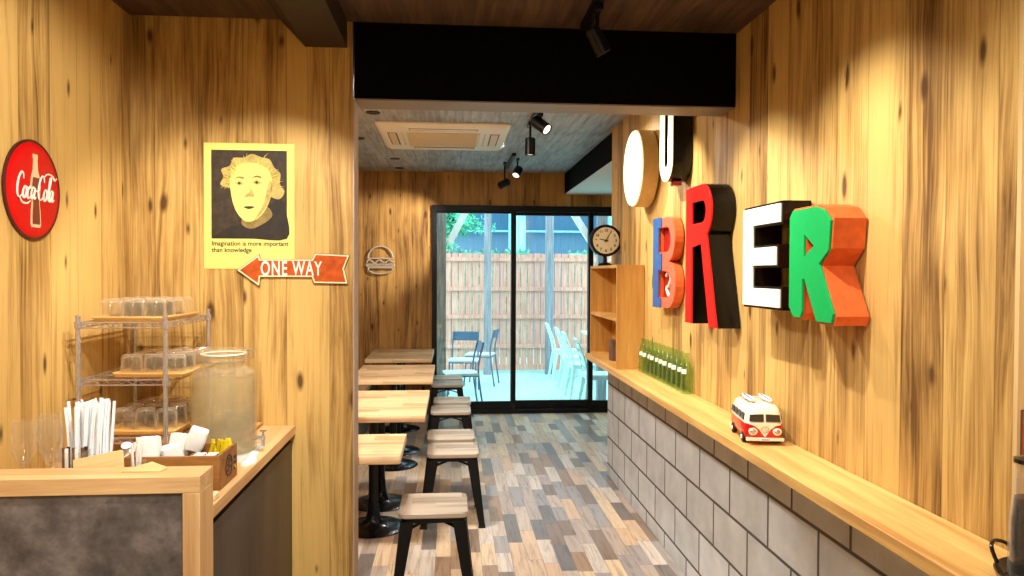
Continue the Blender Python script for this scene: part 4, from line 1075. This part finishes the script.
# left side track over the counter
track('black lighting track on the front ceiling above the counter', -.28, .3, 2.2, HC)
for y, ax, ay, az, pw, ang, lab in ((2.05, -.85, YP, 1.3, 52, 68, 'black spotlight aimed at the poster'), (1.45, XL, 2.3, 1.45, 46, 80, 'black spotlight aimed at the round red sign'), (.75, XL, 1.4, 1.6, 28, 84, 'black spotlight aimed at the left wall beside the camera'), (1.7, -.85, 2.3, .9, 26, 70, 'black spotlight aimed down at the counter'), (2.2, 1.12, 3.7, .1, 55, 60, 'black spotlight aimed across the aisle at the block wall')):
    p, d = spot_lamp('track_spotlight', lab, -.28, y, zt, (ax, ay, az), .1); spot(p, d, pw, ang, .5, WARM)
# ceiling fill lights without fittings, added over the front room and dining
def area(loc, power, size, col=WARM):
    l = bpy.data.lights.new('fill_light', 'AREA'); l.shape = 'DISK'; l.size = size; l.energy = power; l.color = col
    o = bpy.data.objects.new('fill_light', l); C.objects.link(o); o.location = loc
area((-.1, -1.0, HC-.01), 24, .6); area((.1, .6, HC-.01), 14, .5)
area((-.45, 4.3, HB-.01), 38, .3); area((.3, 6.2, HB-.01), 52, .3)

# ------------------------------------------------------------------ outdoors
ZO = -.1
struct('ground_patio', bx(new(), -4, 7, YF+.12, 16, ZO-.1, ZO), 'deck')
def fence():
    y = 12.0; r = thing('wooden_fence', 'pinkish slatted timber fence closing off the patio', 'fence', (0, y, ZO))
    x = -1.0; k = 0
    while x < 4.4:
        h = 1.92+random.uniform(-.012, .012)
        bm = new(); loft(bm, [[V(p) for p in ((x, 0, .03), (x+.096, 0, .03), (x+.096, 0, h), (x, 0, h))], [V(p) for p in ((x, .018, .03), (x+.096, .018, .03), (x+.096, .018, h), (x, .018, h))]])
        obj('picket', bm, 'fence', r, smooth=False); x += .112; k += 1
    for z in (.42, .9, 1.35, 1.83): obj('rail', bx(new(), -1.0, 4.4, -.04, 0, z-.03, z+.03), 'fence', r)
    obj('rail', bx(new(), -1.0, 4.4, -.03, 0, .03, .12), 'fence', r)
fence()
def post(x, y, w, mat, label, h=3.2):
    bm = new(); bx(bm, x-w/2, x+w/2, y-w/2, y+w/2, ZO, ZO+h); return tag(obj('pergola_post', bm, mat, bev=.006), label, 'post')
post(-.12, 8.92, .115, 'postdark', 'dark weathered timber post just outside the left door pane')
post(.57, 11.7, .11, 'post', 'grey timber post before the fence in the left door pane')
post(1.555, 11.7, .12, 'post', 'grey timber post before the fence in the middle door pane')
post(1.83, 8.92, .115, 'post', 'grey timber post behind the right-hand door mullion')
for a, b, l in (((-.029, 8.92, 1.86), (.25, 8.92, 2.4), 'pale diagonal brace rising right from the left timber post'), ((1.7405, 8.92, 1.82), (1.37, 8.92, 2.4), 'pale diagonal brace rising left from the right timber post')):
    a, b = V(a), V(b); d = (b-a).normalized(); n = V((-d.z, 0, d.x)); w = .04
    bm = new(); loft(bm, [[a+n*w-V((0, .03, 0)), b+n*w-V((0, .03, 0)), b-n*w-V((0, .03, 0)), a-n*w-V((0, .03, 0))], [a+n*w+V((0, .03, 0)), b+n*w+V((0, .03, 0)), b-n*w+V((0, .03, 0)), a-n*w+V((0, .03, 0))]])
    tag(obj('pergola_brace', bm, 'brace'), l, 'brace')
bm = new(); bx(bm, -.6, 2.6, 8.86, 8.98, 2.43, 2.6); tag(obj('pergola_beam', bm, 'post'), 'timber beam carried by the two front patio posts', 'beam')

def blue_chair():
    r = thing('patio_chair', '', 'chair', group='blue-grey metal patio chairs')   # faces -X
    obj('seat', loft(new(), [rrect(.37, .38, .03, .425), rrect(.38, .39, .035, .43), rrect(.38, .39, .035, .45)]), 'chairseat', r)
    for s in (-1, 1):
        obj('leg', tube(new(), [(-.2, s*.18, 0), (-.165, s*.175, .43)], .011, 8), 'bluechair', r)
        obj('leg', tube(new(), smooth_path([(.24, s*.18, 0), (.18, s*.175, .43), (.19, s*.175, .6), (.235, s*.17, .8)], 4), .011, 8), 'bluechair', r)
    bm = new(); loft(bm, [[V((.212, -.17, .68)), V((.24, -.17, .8)), V((.24, .17, .8)), V((.212, .17, .68))], [V((.222, -.17, .68)), V((.25, -.17, .8)), V((.25, .17, .8)), V((.222, .17, .68))]]); obj('back_panel', bm, 'bluechair', r)
    bm = new(); tube(bm, [(-.165, -.175, .418), (.18, -.175, .418), (.18, .175, .418), (-.165, .175, .418)], .01, 6, True); obj('seat_frame', bm, 'bluechair', r)
    return r
c0 = blue_chair()
for i, (x, y, rz, l) in enumerate(((.11, 8.65, .15, 'blue-grey patio chair nearest the door, seen from its side'), (.42, 10.65, -.25, 'blue-grey patio chair by the fence post, facing left'), (.17, 9.95, 1.45, 'blue-grey patio chair showing its wide back panel'), (-.33, 9.75, 1.7, 'blue-grey patio chair half hidden by the dark timber post'))):
    o = c0 if i == 0 else dup(c0)
    o.location = (x, y, ZO); o.rotation_euler = (0, 0, rz); o['label'] = l
def pale_chair():
    r = thing('slatted_chair', '', 'chair', group='pale mint metal patio chairs')   # faces +X, back at -X
    bm = new(); bx(bm, -.19, .19, -.18, .18, .435, .45); obj('seat', bm, 'palechair', r, bev=.008)
    bm = new(); bx(bm, -.18, .18, -.17, .17, .39, .435); obj('seat_frame', bm, 'palechair', r)
    for sx in (-1, 1):
        for s in (-1, 1): obj('leg', loft(new(), [rrect(.03, .03, .006, 0, 2, sx*.225, s*.21), rrect(.055, .055, .01, .42, 2, sx*.155, s*.145)]), 'palechair', r)
    for s in (-1, 1): obj('back_upright', tube(new(), smooth_path([(-.17, s*.165, .44), (-.2, s*.165, .6), (-.27, s*.155, .8), (-.285, s*.13, .84)], 4), .012, 8), 'palechair', r)
    obj('top_rail', tube(new(), [(-.285, -.13, .84), (-.288, 0, .846), (-.285, .13, .84)], .014, 8), 'palechair', r)
    for z, x in ((.56, -.192), (.66, -.222), (.76, -.255)):
        bm = new(); box(bm, (x, 0, z), (.008, .31, .045), Euler((0, -.3, 0))); obj('back_slat', bm, 'palechair', r)
    return r
p0 = pale_chair()
for i, (x, y, l) in enumerate(((1.73, 11.15, 'farthest pale mint chair, against the fence'), (1.74, 10.2, 'second pale mint chair from the fence'), (1.72, 9.42, 'third pale mint chair from the fence'), (1.72, 8.45, 'nearest pale mint chair, behind the right door mullion'))):
    o = p0 if i == 0 else dup(p0)
    o.location = (x-.0, y, ZO); o['label'] = l
def ptable(x, y, l):
    r = thing('patio_table', l, 'table', (x, y, ZO), group=None)
    obj('tabletop', loft(new(), [rrect(.58, .6, .02, .7), rrect(.58, .6, .02, .72)]), 'palechair', r)
    obj('column', cyl(new(), (0, 0, .02), (0, 0, .7), .028), 'palechair', r); obj('base_plate', loft(new(), [rrect(.42, .42, .02, 0), rrect(.42, .42, .02, .02)]), 'palechair', r)
ptable(2.28, 11.0, 'pale square patio table beside the farthest mint chair')
# building beyond
r = thing('neighbour_building', 'slate blue building with pale columns rising behind the fence', 'building', (0, 16.5, ZO))
obj('lower_wall', bx(new(), -5, 8, 0, .3, 0, 2.52), 'bluewall', r); obj('upper_wall', bx(new(), -5, 8, -.12, .3, 2.56, 6), 'bluewall2', r); obj('ledge', bx(new(), -5, 8, -.16, .3, 2.52, 2.56), 'aquacol', r)
for x in (1.22, 3.35): obj('column', bx(new(), x, x+.34, -.9, -.6, 0, 6), 'aquacol', r)
w = obj('window', bx(new(), .85, 1.15, -.15, -.12, 3.1, 3.7), 'dark', r)
for (x, w_, l) in ((.0, .9, 'clipped hedge behind the left of the fence'), (1.0, .5, 'clipped hedge behind the centre of the fence'), (2.2, 1.1, 'clipped hedge behind the right of the fence')):
    bm = new(); 
    for k in range(500):
        c = V((x+random.random()*w_, 14+random.random()*.4, 1.3+random.random()*.66)); q = Euler((random.random()*6, random.random()*6, random.random()*6)).to_matrix(); s = .04
        a = [c+q @ V(v)*s for v in ((-1, -.5, 0), (1, -.5, 0), (0, 1, .2))]; bm.faces.new([bm.verts.new(v) for v in a])
    r = thing('garden_hedge', l, 'hedge', (0, 0, 0)); obj('leaves', bm, 'hedge', r, smooth=False)
    obj('hedge_core', bx(new(), x+.03, x+w_-.03, 14.05, 14.35, ZO, 1.9), 'hedge', r, bev=.05)
# tree
r = thing('garden_tree', 'bright green leafy tree behind the fence at the left door pane', 'tree', (-.05, 13.2, ZO))
obj('trunk', tube(new(), smooth_path([(0, 0, 0), (.05, 0, 1.2), (0, .05, 2.2), (.1, 0, 3)], 5), .07, 10), 'postdark', r)
bm = new()
for b in range(38):
    a = random.uniform(0, 2*PI); base = V((0, 0, random.uniform(2.0, 3.4))); ln = random.uniform(.45, .85); dr = V((math.cos(a), math.sin(a)*.6, random.uniform(-.25, .3)))
    for k in range(90):
        t = random.random(); c = base+dr*ln*t+V((random.gauss(0, .06), random.gauss(0, .06), random.gauss(0, .06)-.15*t*t))
        q = Euler((random.random()*6, random.random()*6, random.random()*6)).to_matrix(); s = .05
        bm.faces.new([bm.verts.new(c+q @ V(v)*s) for v in ((0, -1, 0), (.35, 0, .05), (0, 1.1, 0), (-.35, 0, .05))])
obj('foliage', bm, 'leaf', r, smooth=False)

# ------------------------------------------------------------------ daylight
w = bpy.data.worlds.new('world'); bpy.context.scene.world = w; w.use_nodes = True
bg = w.node_tree.nodes['Background']; bg.inputs[0].default_value = (.66, .92, 1.0, 1); bg.inputs[1].default_value = 2.9

sc = bpy.context.scene
sc.view_settings.view_transform = 'Standard'; sc.view_settings.look = 'None'; sc.view_settings.gamma = 1; sc.view_settings.use_curve_mapping = False
sc.view_settings.exposure = .62
